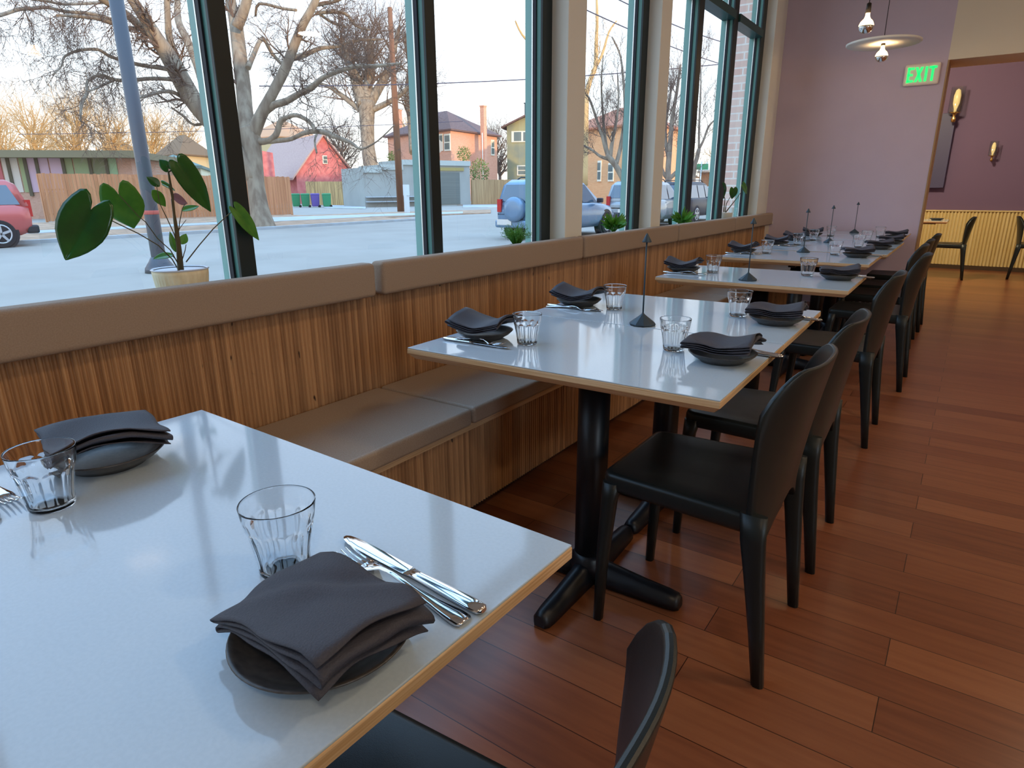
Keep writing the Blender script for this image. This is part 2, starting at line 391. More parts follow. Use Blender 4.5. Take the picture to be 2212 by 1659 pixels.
for i, (y0, y1) in enumerate(BAYS):
    wn = empty('window_%d' % (i+1), (0, 0, 0)); wn['kind'] = 'structure'
    b = MB(); b.box(XO, XI, y0, y1, .826, .862); b.build('sill_rail', TEAL, wn)
    b = MB(); b.box(XO, XI, y0, y1, 3.03, 3.08); b.build('head_rail', TEAL, wn)
    b = MB(); b.box(XO+.01, XI+.015, y0, y1, 2.475, 2.535); b.build('transom', TEALDK, wn)
    g = MB(); xg = (XO+XI)/2-.004
    g.add([(xg, y0-.002, .855), (xg, y1+.002, .855), (xg, y1+.002, 3.04), (xg, y0-.002, 3.04)], [(0, 1, 2, 3)])
    g.build('pane', GLASS_PANE, wn)
    if i < len(MULL): mullion(wn, *MULL[i])
# plaster piers between the window bays
b = MB(); b.box(-1.96, -1.749, 2.982, 3.163, .827, 3.1); struct(b.build('pillar_1', TRIMWHITE, bevel=.004))
b = MB(); b.box(-1.96, -1.757, 4.117, 4.278, .827, 3.1); struct(b.build('pillar_2', TRIMWHITE, bevel=.004))
b = MB(); b.box(-1.96, -1.755, 6.692, 6.93, .827, 3.1); struct(b.build('pillar_4', TRIMWHITE, bevel=.004))
b = MB(); b.box(-1.96, -1.845, 6.93, YW, .80, 3.1); struct(b.build('trim_5', TRIMWHITE, bevel=.004))
# brick pier outside, past the last pane
BRICKP = brick_mat('outside_brick', rgb(236, 208, 194), rgb(224, 184, 170), rgb(240, 232, 224))
b = MB(); b.box(-2.42, -1.97, 7.55, 8.3, GZ, 3.9); struct(b.build('pillar_3', BRICKP))
b = MB(); b.box(-2.20, -1.97, -14, 7.52, GZ, .82); b.box(-2.2, -1.97, 8.2, 30, GZ, 4.2); struct(b.build('exterior_wall', BRICKP))
b = MB(); b.box(-2.2, 8, -16, 42, 3.52, 8.0); struct(b.build('sun_blocking_upper_storey', BRICKP))  # unseen storey, added to keep the low sun off the street and garage
b = MB(); b.box(-2.3, 8.1, -16.1, 42.1, 8.0, 8.25); struct(b.build('roof', CREAM))  # top of the added storey, unseen as well

# ================================================================== BANQUETTE
bench = empty('banquette_bench', (-1.5, 3.2, 0), 0, 'long built-in window bench with ribbed bamboo front and back panels', 'bench')
def rel(o, parent):
    o.parent = parent; o.matrix_parent_inverse = Matrix.Translation(-Vector(parent.location)); return o
p = .0147; Y0B, Y1B = -1.6, 7.05
def ribs(z0, z1, xface, name):
    b = MB(); n = int((Y1B-Y0B)/p)
    for i in range(n):
        y = Y0B+i*p
        pr = [(xface-.005, y), (xface-.001, y+.0022), (xface+.003, y+.0045), (xface+.0045, y+p/2), (xface+.003, y+p-.0045), (xface-.001, y+p-.0022), (xface-.005, y+p)]
        b.loft([[(q[0], q[1], z0) for q in pr], [(q[0], q[1], z1) for q in pr]], closed=False)
    b.box(xface-.03, xface-.005, Y0B, Y1B, z0, z1)
    return rel(b.build(name, RIB), bench)
ribs(.40, .838, -1.752, 'back_panel')
ribs(.06, .395, -1.335, 'front_panel')
b = MB(); b.box(-1.79, -1.31, Y0B, Y1B, .375, .40); rel(b.build('seat_deck', PLY), bench)
b = MB(); b.box(-1.79, -1.40, Y0B, Y1B, .0, .06); rel(b.build('plinth', BLACK_STEEL), bench)

def cushion(name, x0, x1, y0, y1, z0, z1, m, label, group, r=.022, cat='cushion'):
    """rounded upholstered pad with a slight crown"""
    b = MB(); b.box(x0, x1, y0, y1, z0, z1)
    o = b.build(name, m, bevel=r, seg=4)
    for f in o.data.polygons: f.use_smooth = True
    q = o.modifiers.new('wn', 'WEIGHTED_NORMAL')
    return tag(o, label, cat, group)
joints = [-1.32, .14, 1.585, 3.075, 4.45, 5.79, 7.06]
bl = [None, 'long taupe back pad at the picture left edge, first before the potted heart-leaf plant gap',
      'second taupe back pad, between the open joint and the first plaster pier',
      'third taupe back pad, between the two plaster piers', 'fourth taupe back pad, after the second plaster pier',
      'last taupe back pad, ending at the mauve wall']
bl = ['nearest taupe back pad, running below the heart-leaf plant to the open joint',
      'nearest taupe back pad, running below the heart-leaf plant to the open joint',
      'second taupe back pad, from the open joint to the first plaster pier',
      'third taupe back pad, below the two plaster piers', 'fourth taupe back pad, after the second plaster pier',
      'last taupe back pad, ending at the mauve wall']
for i in range(1, 6):
    g = .009
    cushion('back_cushion', -1.746, -1.680, joints[i]+(.016 if i == 2 else g), joints[i+1]-(.016 if i == 1 else g), .812, .93, FABRIC, bl[i], 'back pads along the banquette', r=.016)
sl = ['taupe seat pad under the nearest table', 'taupe seat pad in the gap between the nearest table and the first joined pair',
      'taupe seat pad under the first joined pair of tables', 'taupe seat pad beside the first single table', 'taupe seat pad beside the second single table',
      'last taupe seat pad, beside the farther joined pair']
sj = [-1.32, .14, 1.60, 3.06, 4.45, 5.79, 7.04]
for i in range(1, 6):
    cushion('seat_cushion', -1.742, -1.285, sj[i]+.004, sj[i+1]-.004, .401, .462, SEATFAB, sl[i] if i > 1 else 'taupe seat pad in front of the open joint, next to the nearest table', 'seat pads along the banquette', r=.014)

# ================================================================== TABLES
TZ = .75
def make_table(w, d, label):
    root = empty('bistro_table', (0, 0, 0), 0, label, 'table', 'white topped tables along the banquette')
    b = MB(); t = TZ
    x, y = w/2, d/2
    # white slab
    b.box(-x+.001, x-.001, -y+.001, y-.001, t-.003, t)
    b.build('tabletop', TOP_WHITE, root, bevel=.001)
    b = MB()
    # ply edge: upright band, then an undercut bevel
    def rect(a, c, z): return [(-a, -c, z), (a, -c, z), (a, c, z), (-a, c, z)]
    b.hexa(rect(x, y, t-.018), rect(x, y, t-.003)); b.hexa(rect(x-.016, y-.016, t-.034), rect(x, y, t-.018))
    b.build('ply_edge', PLY, root, bevel=.002)
    b = MB(); b.tube([(0, 0, .05), (0, 0, t-.05)], .046, 24); b.build('column', BLACK_STEEL, root)
    b = MB()
    for a in (0, pi/2): 
        c, s_ = cos(a), sin(a)
        def R2(px, py, z): return (px*c-py*s_, px*s_+py*c, z)
        b.hexa([R2(-.30, -.02, t-.055), R2(.30, -.02, t-.055), R2(.30, .02, t-.055), R2(-.30, .02, t-.055)] if a == 0 else [R2(-.2, -.02, t-.055), R2(.2, -.02, t-.055), R2(.2, .02, t-.055), R2(-.2, .02, t-.055)],
               [R2(-.30, -.02, t-.034), R2(.30, -.02, t-.034), R2(.30, .02, t-.034), R2(-.30, .02, t-.034)] if a == 0 else [R2(-.2, -.02, t-.034), R2(.2, -.02, t-.034), R2(.2, .02, t-.034), R2(-.2, .02, t-.034)])
    b.build('top_bracket', BLACK_STEEL, root)
    b = MB()
    for k in range(4):
        a = k*pi/2; D = Vector((cos(a), sin(a), 0)); N = Vector((-sin(a), cos(a), 0)); rings = []
        for q, hw, h in ((.03, .036, .075), (.08, .034, .064), (.18, .031, .052), (.26, .029, .046), (.285, .026, .042), (.297, .016, .034)):
            c_ = D*q; z0 = .008
            rings.append([c_-N*hw+Vector((0, 0, z0)), c_-N*hw+Vector((0, 0, z0+h*.45)), c_-N*hw*.6+Vector((0, 0, z0+h*.92)), c_+Vector((0, 0, z0+h)), c_+N*hw*.6+Vector((0, 0, z0+h*.92)), c_+N*hw+Vector((0, 0, z0+h*.45)), c_+N*hw+Vector((0, 0, z0))])
        b.loft(rings)
    b.lathe([(.058, .03), (.06, .07), (.052, .088), (.046, .10)], n=24)
    base = b.build('cross_base', BLACK_STEEL, root)
    for k in range(4):
        a = k*pi/2; b = MB(); b.lathe([(.012, 0), (.013, .006), (.010, .016)], (.272*cos(a), .272*sin(a), 0), 12); b.build('glide_foot', BLACK_STEEL, base)
    return root
TW = .874
TN = {'t1': 'nearest table', 't2a': 'front table of the joined pair', 't2b': 'rear table of the joined pair',
      't3': 'first single table', 't4': 'second single table', 't5a': 'front table of the farther pair',
      't5b': 'rear table of the farther pair', 't6a': 'last laid table'}
tables = [('t1', -.786, .325, .604, -.0275, 'nearest white table with ply edge, filling the lower left'),
          ('t2a', -.8105, 1.5655, .602, .0206, 'white table with ply edge, front one of the first joined pair'),
          ('t2b', -.823, 2.172, .602, .0206, 'white table with ply edge, rear one of the first joined pair'),
          ('t3', -.826, 3.352, .606, .0094, 'white single table with ply edge, first past the joined pair'),
          ('t4', -.885, 4.515, .640, .0077, 'white single table with ply edge, second past the joined pair'),
          ('t5a', -.86, 5.19, .604, 0, 'white table with ply edge, front one of the farther joined pair'),
          ('t5b', -.862, 5.80, .604, 0, 'white table with ply edge, rear one of the farther joined pair'),
          ('t6a', -.90, 6.44, .604, 0, 'white table with ply edge, last laid one before the mauve wall'),
          ('t6b', -.905, 7.055, .604, 0, 'white table with ply edge pushed against the mauve wall')]
proto = None; TPOS = {}
for key, x, y, d, th, lab in tables:
    if proto is None:
        proto = make_table(TW, .602, lab); r = proto; r.location = (x, y, 0); r.rotation_euler = (0, 0, th)
    else: r = dup(proto, (x, y, 0), th, lab)
    if abs(d-.602) > .01: r.scale = (1, d/.602, 1)
    TPOS[key] = (x, y)

# ================================================================== CHAIRS
def make_chair(label):
    root = empty('dining_chair', (0, 0, 0), 0, label, 'chair', 'black moulded chairs along the tables')
    # seat: softly dished slab with rounded corners, front toward -x
    def outline(s, z, n=6):
        pts = []
        x0, x1 = -.225*s-(1-s)*0, .180*s; yf, yb = .190*s, .214*s; r = .03
        for (cx_, cy_, a0) in ((x1-r, yb-r, 0), (x0+r, yf-r, pi/2), (x0+r, -yf+r, pi), (x1-r, -yb+r, 3*pi/2)):
            for k in range(n+1):
                a = a0+pi/2*k/n; pts.append((cx_+r*cos(a), cy_+r*sin(a), z))
        return pts
    b = MB(); rings = [outline(.955, .405), outline(.985, .412), outline(1, .425), outline(1, .446), outline(.985, .455), outline(.93, .457), outline(.6, .451), outline(.25, .448)]
    b.loft(rings); b.build('seat', CHAIR, root)
    # legs
    for sx_, sy_, nm in ((-1, -1, 0), (-1, 1, 0), (1, -1, 0), (1, 1, 0)):
        b = MB()
        if sx_ < 0: st = [((-.222, .183*sy_, 0), .0125, .014), ((-.216, .181*sy_, .2), .016, .0165), ((-.205, .176*sy_, .38), .021, .020), ((-.198, .172*sy_, .43), .026, .024)]
        else: st = [((.222, .192*sy_, 0), .0145, .014), ((.205, .196*sy_, .15), .0185, .016), ((.187, .202*sy_, .30), .024, .0165), ((.176, .206*sy_, .39), .029, .015), ((.172, .209*sy_, .46), .031, .010)]
        rings = []
        for (c, hx, hy) in st:
            ring = []
            for k in range(12):
                a = 2*pi*k/12; ca, sa = cos(a), sin(a)
                q = 1/max(abs(ca), abs(sa))**.65
                ring.append((c[0]+hx*ca*q, c[1]+hy*sa*q, c[2]))
            rings.append(ring)
        b.loft(rings); b.build('leg', CHAIR, root)
    # one-piece curved back shell, arched between the rear legs, rounded upper corners
    T = .009
    def pt(u, v, off):
        # u -1..1 across, v 0..1 up
        au = abs(u)
        top = .798 - .100*max(0, (au-.60)/.40)**2.4
        bot = .325 + .115*(1-au**1.6)
        z = bot+(top-bot)*v
        hw = .215+.018*max(0, (z-.45)/.36)
        k = max(0, min(1, (z-.40)/.40))
        x = .163 + .088*(1-au**2.8)*(.30+.70*k) + .007*k*k - .004*sin(pi*k)
        if z < .45: x += (.45-z)*.09*au
        hw2 = hw*(1-.035*max(0, (v-.82)/.18)**2)
        nx = 1; ny = 2.2*.088*u*au/hw*(.3+.7*k)
        L = sqrt(nx*nx+ny*ny)
        return Vector((x+off*nx/L, u*hw2+off*ny/L, z))
    nu, nv = 28, 22
    b = MB()
    us = [-1+2*i/nu for i in range(nu+1)]
    rings = []
    for j in range(nv+1):
        v = j/nv; t_ = T*(1-.35*v)
        front = [pt(u, v, -t_) for u in us]; back = [pt(u, v, t_) for u in us][::-1]
        rings.append(front+back)
    b.loft(rings, True, False, True)
    nn = len(us)
    for rg, rev in ((rings[0], False), (rings[-1], True)):
        fs = [(i, i+1, 2*nn-2-i, 2*nn-1-i) for i in range(nn-1)]
        b.add(rg, fs, False)
    b.build('backrest', CHAIR, root, bevel=.004, seg=2)
    return root
chairs = [(-.391, .322, 0.0, 'black moulded chair at the nearest table, only its seat corner and back tip showing'),
          (-.472, 1.590, 0.0, 'nearest full black moulded chair, in front of the first joined pair'),
          (-.470, 2.180, 0.02, 'black moulded chair at the rear table of the first joined pair'),
          (-.468, 3.420, 0.0, 'black moulded chair at the first single table'),
          (-.420, 4.500, 0.0, 'black moulded chair at the second single table'),
          (-.475, 5.230, 0.0, 'black moulded chair at the front table of the farther pair'),
          (-.468, 5.760, 0.0, 'black moulded chair at the rear table of the farther pair'),
          (-.455, 6.480, 0.0, 'black moulded chair at the last laid table before the mauve wall')]
ch0 = None
for x, y, rz, lab in chairs:
    if ch0 is None: ch0 = make_chair(lab); ch0.location = (x, y, 0)
    else: dup(ch0, (x, y, 0), rz, lab)
dup(ch0, (-.225, 10.42, 0), 0.03, 'black chair side-on at the far table, facing left before the yellow ribbed wall', 'black chairs in the far room')
dup(ch0, (.72, 10.85, 0), pi-.05, 'black chair at the right picture edge, facing away from the far table', 'black chairs in the far room')

# far room table
ft = dup(proto, (-.70, 10.43, 0), 0, 'white table by the yellow ribbed wall in the far room', 'table in the far room')

# ================================================================== TABLEWARE
def tumbler(label):
    """faceted bistro tumbler: flared rim, nine flutes on the lower two thirds"""
    b = MB(); n = 120
    def fl(a, z):
        ph = ((a % (2*pi/10))/(2*pi/10)-.5)*2
        top = .0635-.0075*ph*ph
        k = min(1, max(0, (z-.005)/.008))*min(1, max(0, (top-z)/.004))
        return 1-k*.050*(1-abs(ph)**2.0)
    outer = [(.002, 0), (.020, 0), (.0268, .0012), (.0284, .004), (.0290, .009), (.0300, .016), (.0312, .024), (.0326, .033), (.0342, .042), (.0356, .050), (.0366, .055), (.0374, .058), (.0380, .060), (.0385, .0625), (.0388, .065), (.0402, .074), (.0418, .0855), (.0419, .087)]
    inner = [(.0414, .0878), (.0408, .087), (.0404, .0845), (.0388, .074), (.0372, .064), (.0352, .056), (.0330, .046), (.0306, .034), (.0288, .023), (.0276, .012), (.0262, .0065), (.0225, .0048), (.010, .0042), (.001, .0040)]
    rings = []
    for r, z in outer: rings.append([Vector((r*fl(a, z)*cos(a), r*fl(a, z)*sin(a), z)) for a in [2*pi*i/n for i in range(n)]])
    for r, z in inner: rings.append([Vector((r*cos(a), r*sin(a), z)) for a in [2*pi*i/n for i in range(n)]])
    b.loft(rings, True, True, True)
    o = b.build('drinking_glass', CLEAR); tag(o, label, 'glass', 'clear faceted tumblers on the tables'); return o
def plate(label):
    b = MB(); b.lathe([(.001, .002), (.048, .002), (.050, .0), (.054, .0), (.057, .004), (.073, .013), (.0835, .0225), (.085, .0245), (.0835, .0255), (.079, .0235), (.069, .0160), (.054, .0095), (.043, .008), (.001, .008)], n=56, close=True)
    o = b.build('plate', PLATE); tag(o, label, 'plate', 'dark stoneware plates on the tables'); return o
def napkin(label, var):
    """cloth folded into a stack of layers and laid over the plate"""
    rnd = random.Random(var*7+1)
    b = MB(); a = .080; h = .0052; L = 3
    path = []
    side = 1
    for k in range(L):
        z = k*h
        xs = [a*side*(1-2*i/14) for i in range(15)]
        ext = .006*(k % 2)
        for x in xs: path.append((x, z))
        ex = xs[-1]; sgn = -side
        for q in (1, 2, 3):
            an = pi*q/4; path.append((ex+sgn*sin(an)*(h/2+.0015), z+h/2-cos(an)*h/2))
        side = -side
    path.append((a*side, L*h-.0)); xs = [a*side*(1-2*i/14) for i in range(1, 15)]
    for x in xs: path.append((x, L*h))
    nv = 26; byv = []
    def deform(x, y, z):
        u, v = x/a, y/a
        lay = z/(L*h)
        if var == 0:    # near napkin: broad hump with two diagonal creases, left side reaching over the rim
            dz = .008+.007*cos(2.2*(u*.7+v*.5)+.3) - .006*max(0, -u-.5)*2 + .006*max(0, u)*(1-v*v)
            dz += (.0035*math.exp(-((u*.75-v*.65+.15)/.16)**2) - .0030*math.exp(-((u*.75-v*.65+.45)/.14)**2))*(.3+.7*lay)
            y *= .78; z *= 1+.45*max(0, u)
        elif var == 1:  # boat: both ends lifted
            dz = .006+.026*abs(u)**1.7+.004*cos(3*v+u)
        else:           # one end rolled up high, the other low
            dz = .010+.020*max(0, u)**1.6+.013*max(0, -u-.15)**1.3 + .004*sin(3*v+2*u)
            dz -= .006*max(0, v-.3)
        r_ = sqrt(x*x+y*y)
        dz -= .35*max(0, r_-.084)
        sk = 1+.02*(1-lay)
        tw = .05*(lay-.5)*(1 if var else .8)
        X = x*sk*cos(tw)-y*sin(tw)+.0022*sin(5*v+lay*5); Y = y*(1.0+.012*sin(4*u))*cos(tw)+x*sin(tw)+.0015*sin(6*u+4*lay)
        return (X, Y, z*(1+.25*max(0, u))+dz)
    rings = []
    for j in range(nv+1):
        y = a*(-1+2*j/nv); rings.append([deform(x, y, z) for x, z in path])
    b.loft(rings, closed=False, caps=False)
    o = b.build('napkin', NAPKIN, solid=.0016); tag(o, label, 'napkin', 'folded charcoal napkins on the plates'); return o
def fork(label):
    b = MB()   # handle towards +x, tines towards -x ; lies along x
    rings = []
    prof = [(.100, .0085, .0020), (.096, .0115, .0022), (.085, .0115, .0030), (.055, .0075, .0045), (.020, .0042, .0085), (-.010, .0034, .0125), (-.030, .0040, .0120), (-.042, .0085, .0080), (-.050, .0118, .0055), (-.060, .0125, .0045)]
    for x, hw, z in prof: rings.append([(x, -hw, z), (x, -hw*.5, z+.0016), (x, 0, z+.0022), (x, hw*.5, z+.0016), (x, hw, z), (x, 0, z-.0010)])
    b.loft(rings)
    for k in range(4):
        y = -.0098+k*.00653; rr = []
        for x, z, w_ in ((-.057, .0048, .0020), (-.072, .0046, .0019), (-.088, .0068, .0016), (-.100, .0100, .0009)):
            rr.append([(x, y-w_, z), (x, y, z+.0013), (x, y+w_, z), (x, y, z-.0008)])
        b.loft(rr)
    o = b.build('fork', CUTLERY); tag(o, label, 'fork', 'steel forks beside the plates'); return o
def knife(label):
    root = None
    b = MB(); rings = []
    for x, hw, hz in ((.1175, .004, .0025), (.114, .0085, .0042), (.100, .0098, .0045), (.060, .0085, .0042), (.020, .0068, .0036), (.010, .0072, .0034)):
        rings.append([(x, hw*cos(a), .0048+hz*sin(a)) for a in [2*pi*k/12 for k in range(12)]])
    b.loft(rings); root = b.build('knife', CUTLERY); tag(root, label, 'knife', 'steel table knives beside the forks')
    b = MB(); rings = []
    for x, y0, y1 in ((.012, -.0066, .0066), (.000, -.0085, .0088), (-.04, -.0090, .0098), (-.08, -.0088, .0098), (-.100, -.0080, .0088), (-.112, -.0050, .0070), (-.1175, -.0010, .0035)):
        rings.append([(x, y0, .0046), (x, y0*.9, .0052), (x, y1*.9, .0052), (x, y1, .0046), (x, (y0+y1)/2, .0034)])
    b.loft(rings); b.build('blade', CUTLERY, root)
    return root
def rod_lamp(label):
    root = empty('table_lamp', (0, 0, 0), 0, label, 'lamp', 'slim cordless rod lamps on the tables')
    b = MB(); b.lathe([(.001, 0), (.040, 0), (.0425, .002), (.0425, .006), (.038, .010), (.012, .030), (.005, .036), (.003, .040)], n=10, smooth=False); b.build('base', LAMPMAT, root)
    b = MB(); b.tube([(0, 0, .034), (0, 0, .272)], .0026, 8); b.build('rod', LAMPMAT, root)
    b = MB(); b.lathe([(.0145, .262), (.0150, .264), (.0030, .287), (.0012, .289)], n=20)
    b.lathe([(.001, .2635), (.0128, .2635)], n=20); b.build('lamp_head', LAMPMAT, root)
    return root
G0 = P0 = F0 = K0 = L0 = None; N0 = {}
def ware(kind, loc, rz, label, **k):
    global G0, P0, F0, K0, L0
    if kind == 'glass':
        if G0 is None: G0 = tumbler(label); o = G0; o.location = loc; o.rotation_euler = (0, 0, rz); return o
        return dup(G0, loc, rz, label)
    if kind == 'plate':
        if P0 is None: P0 = plate(label); o = P0; o.location = loc; return o
        return dup(P0, loc, rz, label)
    if kind == 'fork':
        if F0 is None: F0 = fork(label); o = F0; o.location = loc; o.rotation_euler = (0, 0, rz); return o
        return dup(F0, loc, rz, label)
    if kind == 'knife':
        if K0 is None: K0 = knife(label); o = K0; o.location = loc; o.rotation_euler = (0, 0, rz); return o
        return dup(K0, loc, rz, label)
    if kind == 'lamp':
        if L0 is None: L0 = rod_lamp(label); o = L0; o.location = loc; o.rotation_euler = (0, 0, rz); return o
        return dup(L0, loc, rz, label)
    if kind == 'napkin':
        v = k['var']
        if v not in N0: N0[v] = napkin(label, v); o = N0[v]; o.location = loc; o.rotation_euler = (0, 0, rz); return o
        return dup(N0[v], loc, rz, label)

def setting(key, side, plate_xy, nvar, nrz, glass_xy, cut_xy, cut_rz):
    tn = TN[key]; gx_, gy_ = glass_xy; px_, py_ = plate_xy; dd_ = sqrt((gx_-px_)**2+(gy_-py_)**2)
    if dd_ < .150: plate_xy = (gx_+(px_-gx_)*.150/dd_, gy_+(py_-gy_)*.150/dd_)
    where = 'wall side of the ' if side == 'w' else 'aisle side of the '
    z = TZ
    ware('plate', (plate_xy[0], plate_xy[1], z), 0, 'dark round plate on the '+where+tn)
    ware('napkin', (plate_xy[0], plate_xy[1], z+.0255), nrz, 'folded charcoal napkin on the plate, '+where+tn, var=nvar)
    ware('glass', (glass_xy[0], glass_xy[1], z), nrz*3+.3, 'clear faceted tumbler on the '+where+tn)
    if cut_xy:
        kx, ky, fx, fy = cut_xy
        ware('knife', (kx, ky, z), cut_rz, 'steel table knife on the '+where+tn)
        ware('fork', (fx, fy, z), cut_rz, 'steel fork on the '+where+tn)
# nearest table
setting('t1', 'a', (-.444, .316), 0, -.05, (-.590, .378), (-.466, .452, -.455, .428), -.075)
setting('t1', 'w', (-1.085, .405), 2, -.25, (-.992, .290), (-1.12, .23, -1.13, .26), pi)
# first joined pair
setting('t2a', 'w', (-1.125, 1.475), 1, pi+.15, (-.985, 1.478), (-1.105, 1.392, -1.12, 1.412), pi+.02)
setting('t2a', 'a', (-.478, 1.600), 2, .04, (-.612, 1.638), (-.46, 1.705, -.452, 1.73), 0.0)
setting('t2b', 'w', (-1.135, 2.115), 1, pi+.1, (-1.025, 2.112), (-1.15, 2.04, -1.16, 2.02), pi)
setting('t2b', 'a', (-.490, 2.170), 2, .10, (-.610, 2.222), (-.47, 2.275, -.462, 2.30), 0.0)
setting('t3', 'w', (-1.165, 3.330), 1, .1, (-1.075, 3.368), (-1.17, 3.215, -1.17, 3.24), pi)
setting('t3', 'a', (-.485, 3.415), 2, .2, (-.636, 3.480), (-.46, 3.53, -.452, 3.555), 0.0)
setting('t4', 'w', (-1.225, 4.54), 1, .0, (-1.105, 4.565), (-1.22, 4.42, -1.22, 4.445), pi)
setting('t4', 'a', (-.565, 4.60), 2, .3, (-.705, 4.68), (-.55, 4.72, -.54, 4.745), 0.0)
setting('t5a', 'w', (-1.19, 5.33), 1, .1, (-1.08, 5.38), (-1.16, 5.20, -1.16, 5.225), pi)
setting('t5a', 'a', (-.52, 5.30), 2, .2, (-.66, 5.38), None, 0)
setting('t5b', 'w', (-1.19, 5.86), 1, .0, (-1.075, 5.94), None, 0)
setting('t5b', 'a', (-.50, 5.86), 2, .1, (-.68, 5.95), None, 0)
setting('t6a', 'w', (-1.15, 6.50), 1, .2, (-1.04, 6.53), None, 0)
setting('t6a', 'a', (-.53, 6.53), 2, .1, (-.655, 6.60), None, 0)
ware('lamp', (-.822, 1.905, TZ), .2, 'slim grey rod lamp over the seam of the first joined pair')
ware('lamp', (-.835, 3.150, TZ), .5, 'slim grey rod lamp on the first single table')
ware('lamp', (-.915, 4.770, TZ), .1, 'slim grey rod lamp at the rear edge of the second single table')
ware('lamp', (-.915, 5.720, TZ), .7, 'slim grey rod lamp on the farther joined pair')
ware('lamp', (-.925, 7.100, TZ), .3, 'slim grey rod lamp on the table against the mauve wall')
# small white pot behind the wall-side plate of the first single table
b = MB(); b.lathe([(.001, 0), (.020, 0), (.0225, .003), (.023, .033), (.021, .035), (.0205, .032), (.020, .006), (.001, .005)], n=28, close=True)
o = b.build('sugar_bowl', mat('white_glazed_ceramic', (.8, .8, .78, 1), rough=.2), loc=(-1.215, 3.475, TZ)); tag(o, 'small white ceramic cup behind the plate of the first single table', 'cup')
# far room table: plate and glass
ware('plate', (-.40, 10.40, TZ), 0, 'dark round plate on the far room table'); ware('glass', (-.60, 10.42, TZ), 0, 'clear tumbler on the far room table')

# ================================================================== LAMPS AND SIGNS
BULBW = mat('warm_glowing_bulb_glass', (1, .75, .4, 1), rough=.3, emit=(1, .62, .26, 1), estr=7)
CHROME = mat('mirrored_bulb_cap', (.85, .83, .8, 1), rough=.06, metal=1)
def bulb_parts(root, z, r=.047):
    b = MB(); b.lathe([(.013, z+r*1.75), (.014, z+r*1.35), (.020, z+r*1.0), (r*.80, z+r*.62), (r*.98, z+r*.2), (r, z)], n=28); b.build('bulb', BULBW, root)
    b = MB(); b.lathe([(r*1.004, z+.001), (r*.97, z-r*.25), (r*.82, z-r*.58), (r*.5, z-r*.87), (.002, z-r)], n=28); b.build('mirrored_cap', CHROME, root)
    b = MB(); b.lathe([(.004, z+r*3.1), (.015, z+r*2.95), (.017, z+r*1.75), (.013, z+r*1.7)], n=20); b.build('socket', mat('dark_lamp_socket', (.03, .025, .02, 1), rough=.4, metal=.6), root)
def pendant(name, P, label, disc=None, group=None):
    root = empty(name, P, 0, label, 'pendant lamp', group)
    bulb_parts(root, 0)
    b = MB(); b.tube([(0, 0, .14), (0, 0, 3.30-P[2])], .0028, 6); b.build('cord', BLACK_STEEL, root)
    b = MB(); b.lathe([(.05, 3.30-P[2]), (.05, 3.28-P[2]), (.01, 3.275-P[2])], n=20); b.build('ceiling_rose', BLACK_STEEL, root)
    if disc:
        b = MB(); b.lathe([(.018, .098), (disc*.97, .088), (disc, .094), (disc, .104), (disc*.97, .108), (.018, .116)], n=64, close=True); b.build('disc_shade', mat('white_disc_shade', (.82, .80, .74, 1), rough=.6), root)
    d = bpy.data.lights.new('bulb_light', 'POINT'); d.energy = 4.5; d.color = (1, .68, .36); d.shadow_soft_size = .04
    o = bpy.data.objects.new('bulb_light', d); COL.objects.link(o); o.parent = root; o.location = (0, 0, .058)
    return root
pendant('pendant_lamp', at_y(1871, 57, 5.4), 'bare mirror-capped bulb hanging on a cord above the disc pendant')
pendant('pendant_lamp', at_y(1904, 122, 6.5), 'white disc pendant lamp with mirror-capped bulb before the mauve wall', disc=.275)
for i, (x, y, z) in enumerate(((1.9, .9, 2.35), (2.2, 2.3, 2.15), (2.1, 3.6, 2.45), (2.6, 1.6, 2.25))):
    r = pendant('pendant_lamp', (x, y, z), 'mirror-capped bulb pendant over the aisle, showing only as a reflection in the window', group='pendants reflected in the window')
# EXIT sign
ex = empty('exit_sign', (0, 0, 0), 0, 'lit white exit sign with green letters on the mauve wall', 'sign')
c = at_y(1991, 161, YW-.02)
b = MB(); b.box(c.x-.140, c.x+.140, YW-.035, YW-.001, c.z-.092, c.z+.092); o = b.build('housing', mat('cream_sign_housing', rgb(244, 230, 214), rough=.4), ex, bevel=.018, seg=3)
GREEN = mat('green_lit_letters', (.02, .75, .16, 1), rough=.4, emit=(.01, .80, .16, 1), estr=.9)
# letters E X I T as solid strokes
b = MB(); hx, hz = .026, .062; t = .019; yl0, yl1 = YW-.039, YW-.034
def slab(x0, x1, z0, z1): b.box(c.x+x0, c.x+x1, yl0, yl1, c.z+z0, c.z+z1)
ox = -.087
slab(ox-hx, ox-hx+t, -hz, hz); slab(ox-hx, ox+hx, hz-t, hz); slab(ox-hx, ox+hx, -hz, -hz+t); slab(ox-hx, ox+hx*.7, -t/2, t/2)
ox = -.022
for s_ in (-1, 1):
    P_ = [(c.x+ox-s_*.032, yl0, c.z-hz), (c.x+ox-s_*.032+.022, yl0, c.z-hz), (c.x+ox+s_*.032, yl0, c.z+hz), (c.x+ox+s_*.032-.022, yl0, c.z+hz)]
    if s_ < 0: P_ = [(c.x+ox+.010, yl0, c.z-hz), (c.x+ox+.032, yl0, c.z-hz), (c.x+ox-.010, yl0, c.z+hz), (c.x+ox-.032, yl0, c.z+hz)]
    else: P_ = [(c.x+ox-.032, yl0, c.z-hz), (c.x+ox-.010, yl0, c.z-hz), (c.x+ox+.032, yl0, c.z+hz), (c.x+ox+.010, yl0, c.z+hz)]
    b.prism(P_, (0, .0045+.0004*s_, 0))
ox = .034; slab(ox-t/2, ox+t/2, -hz, hz)
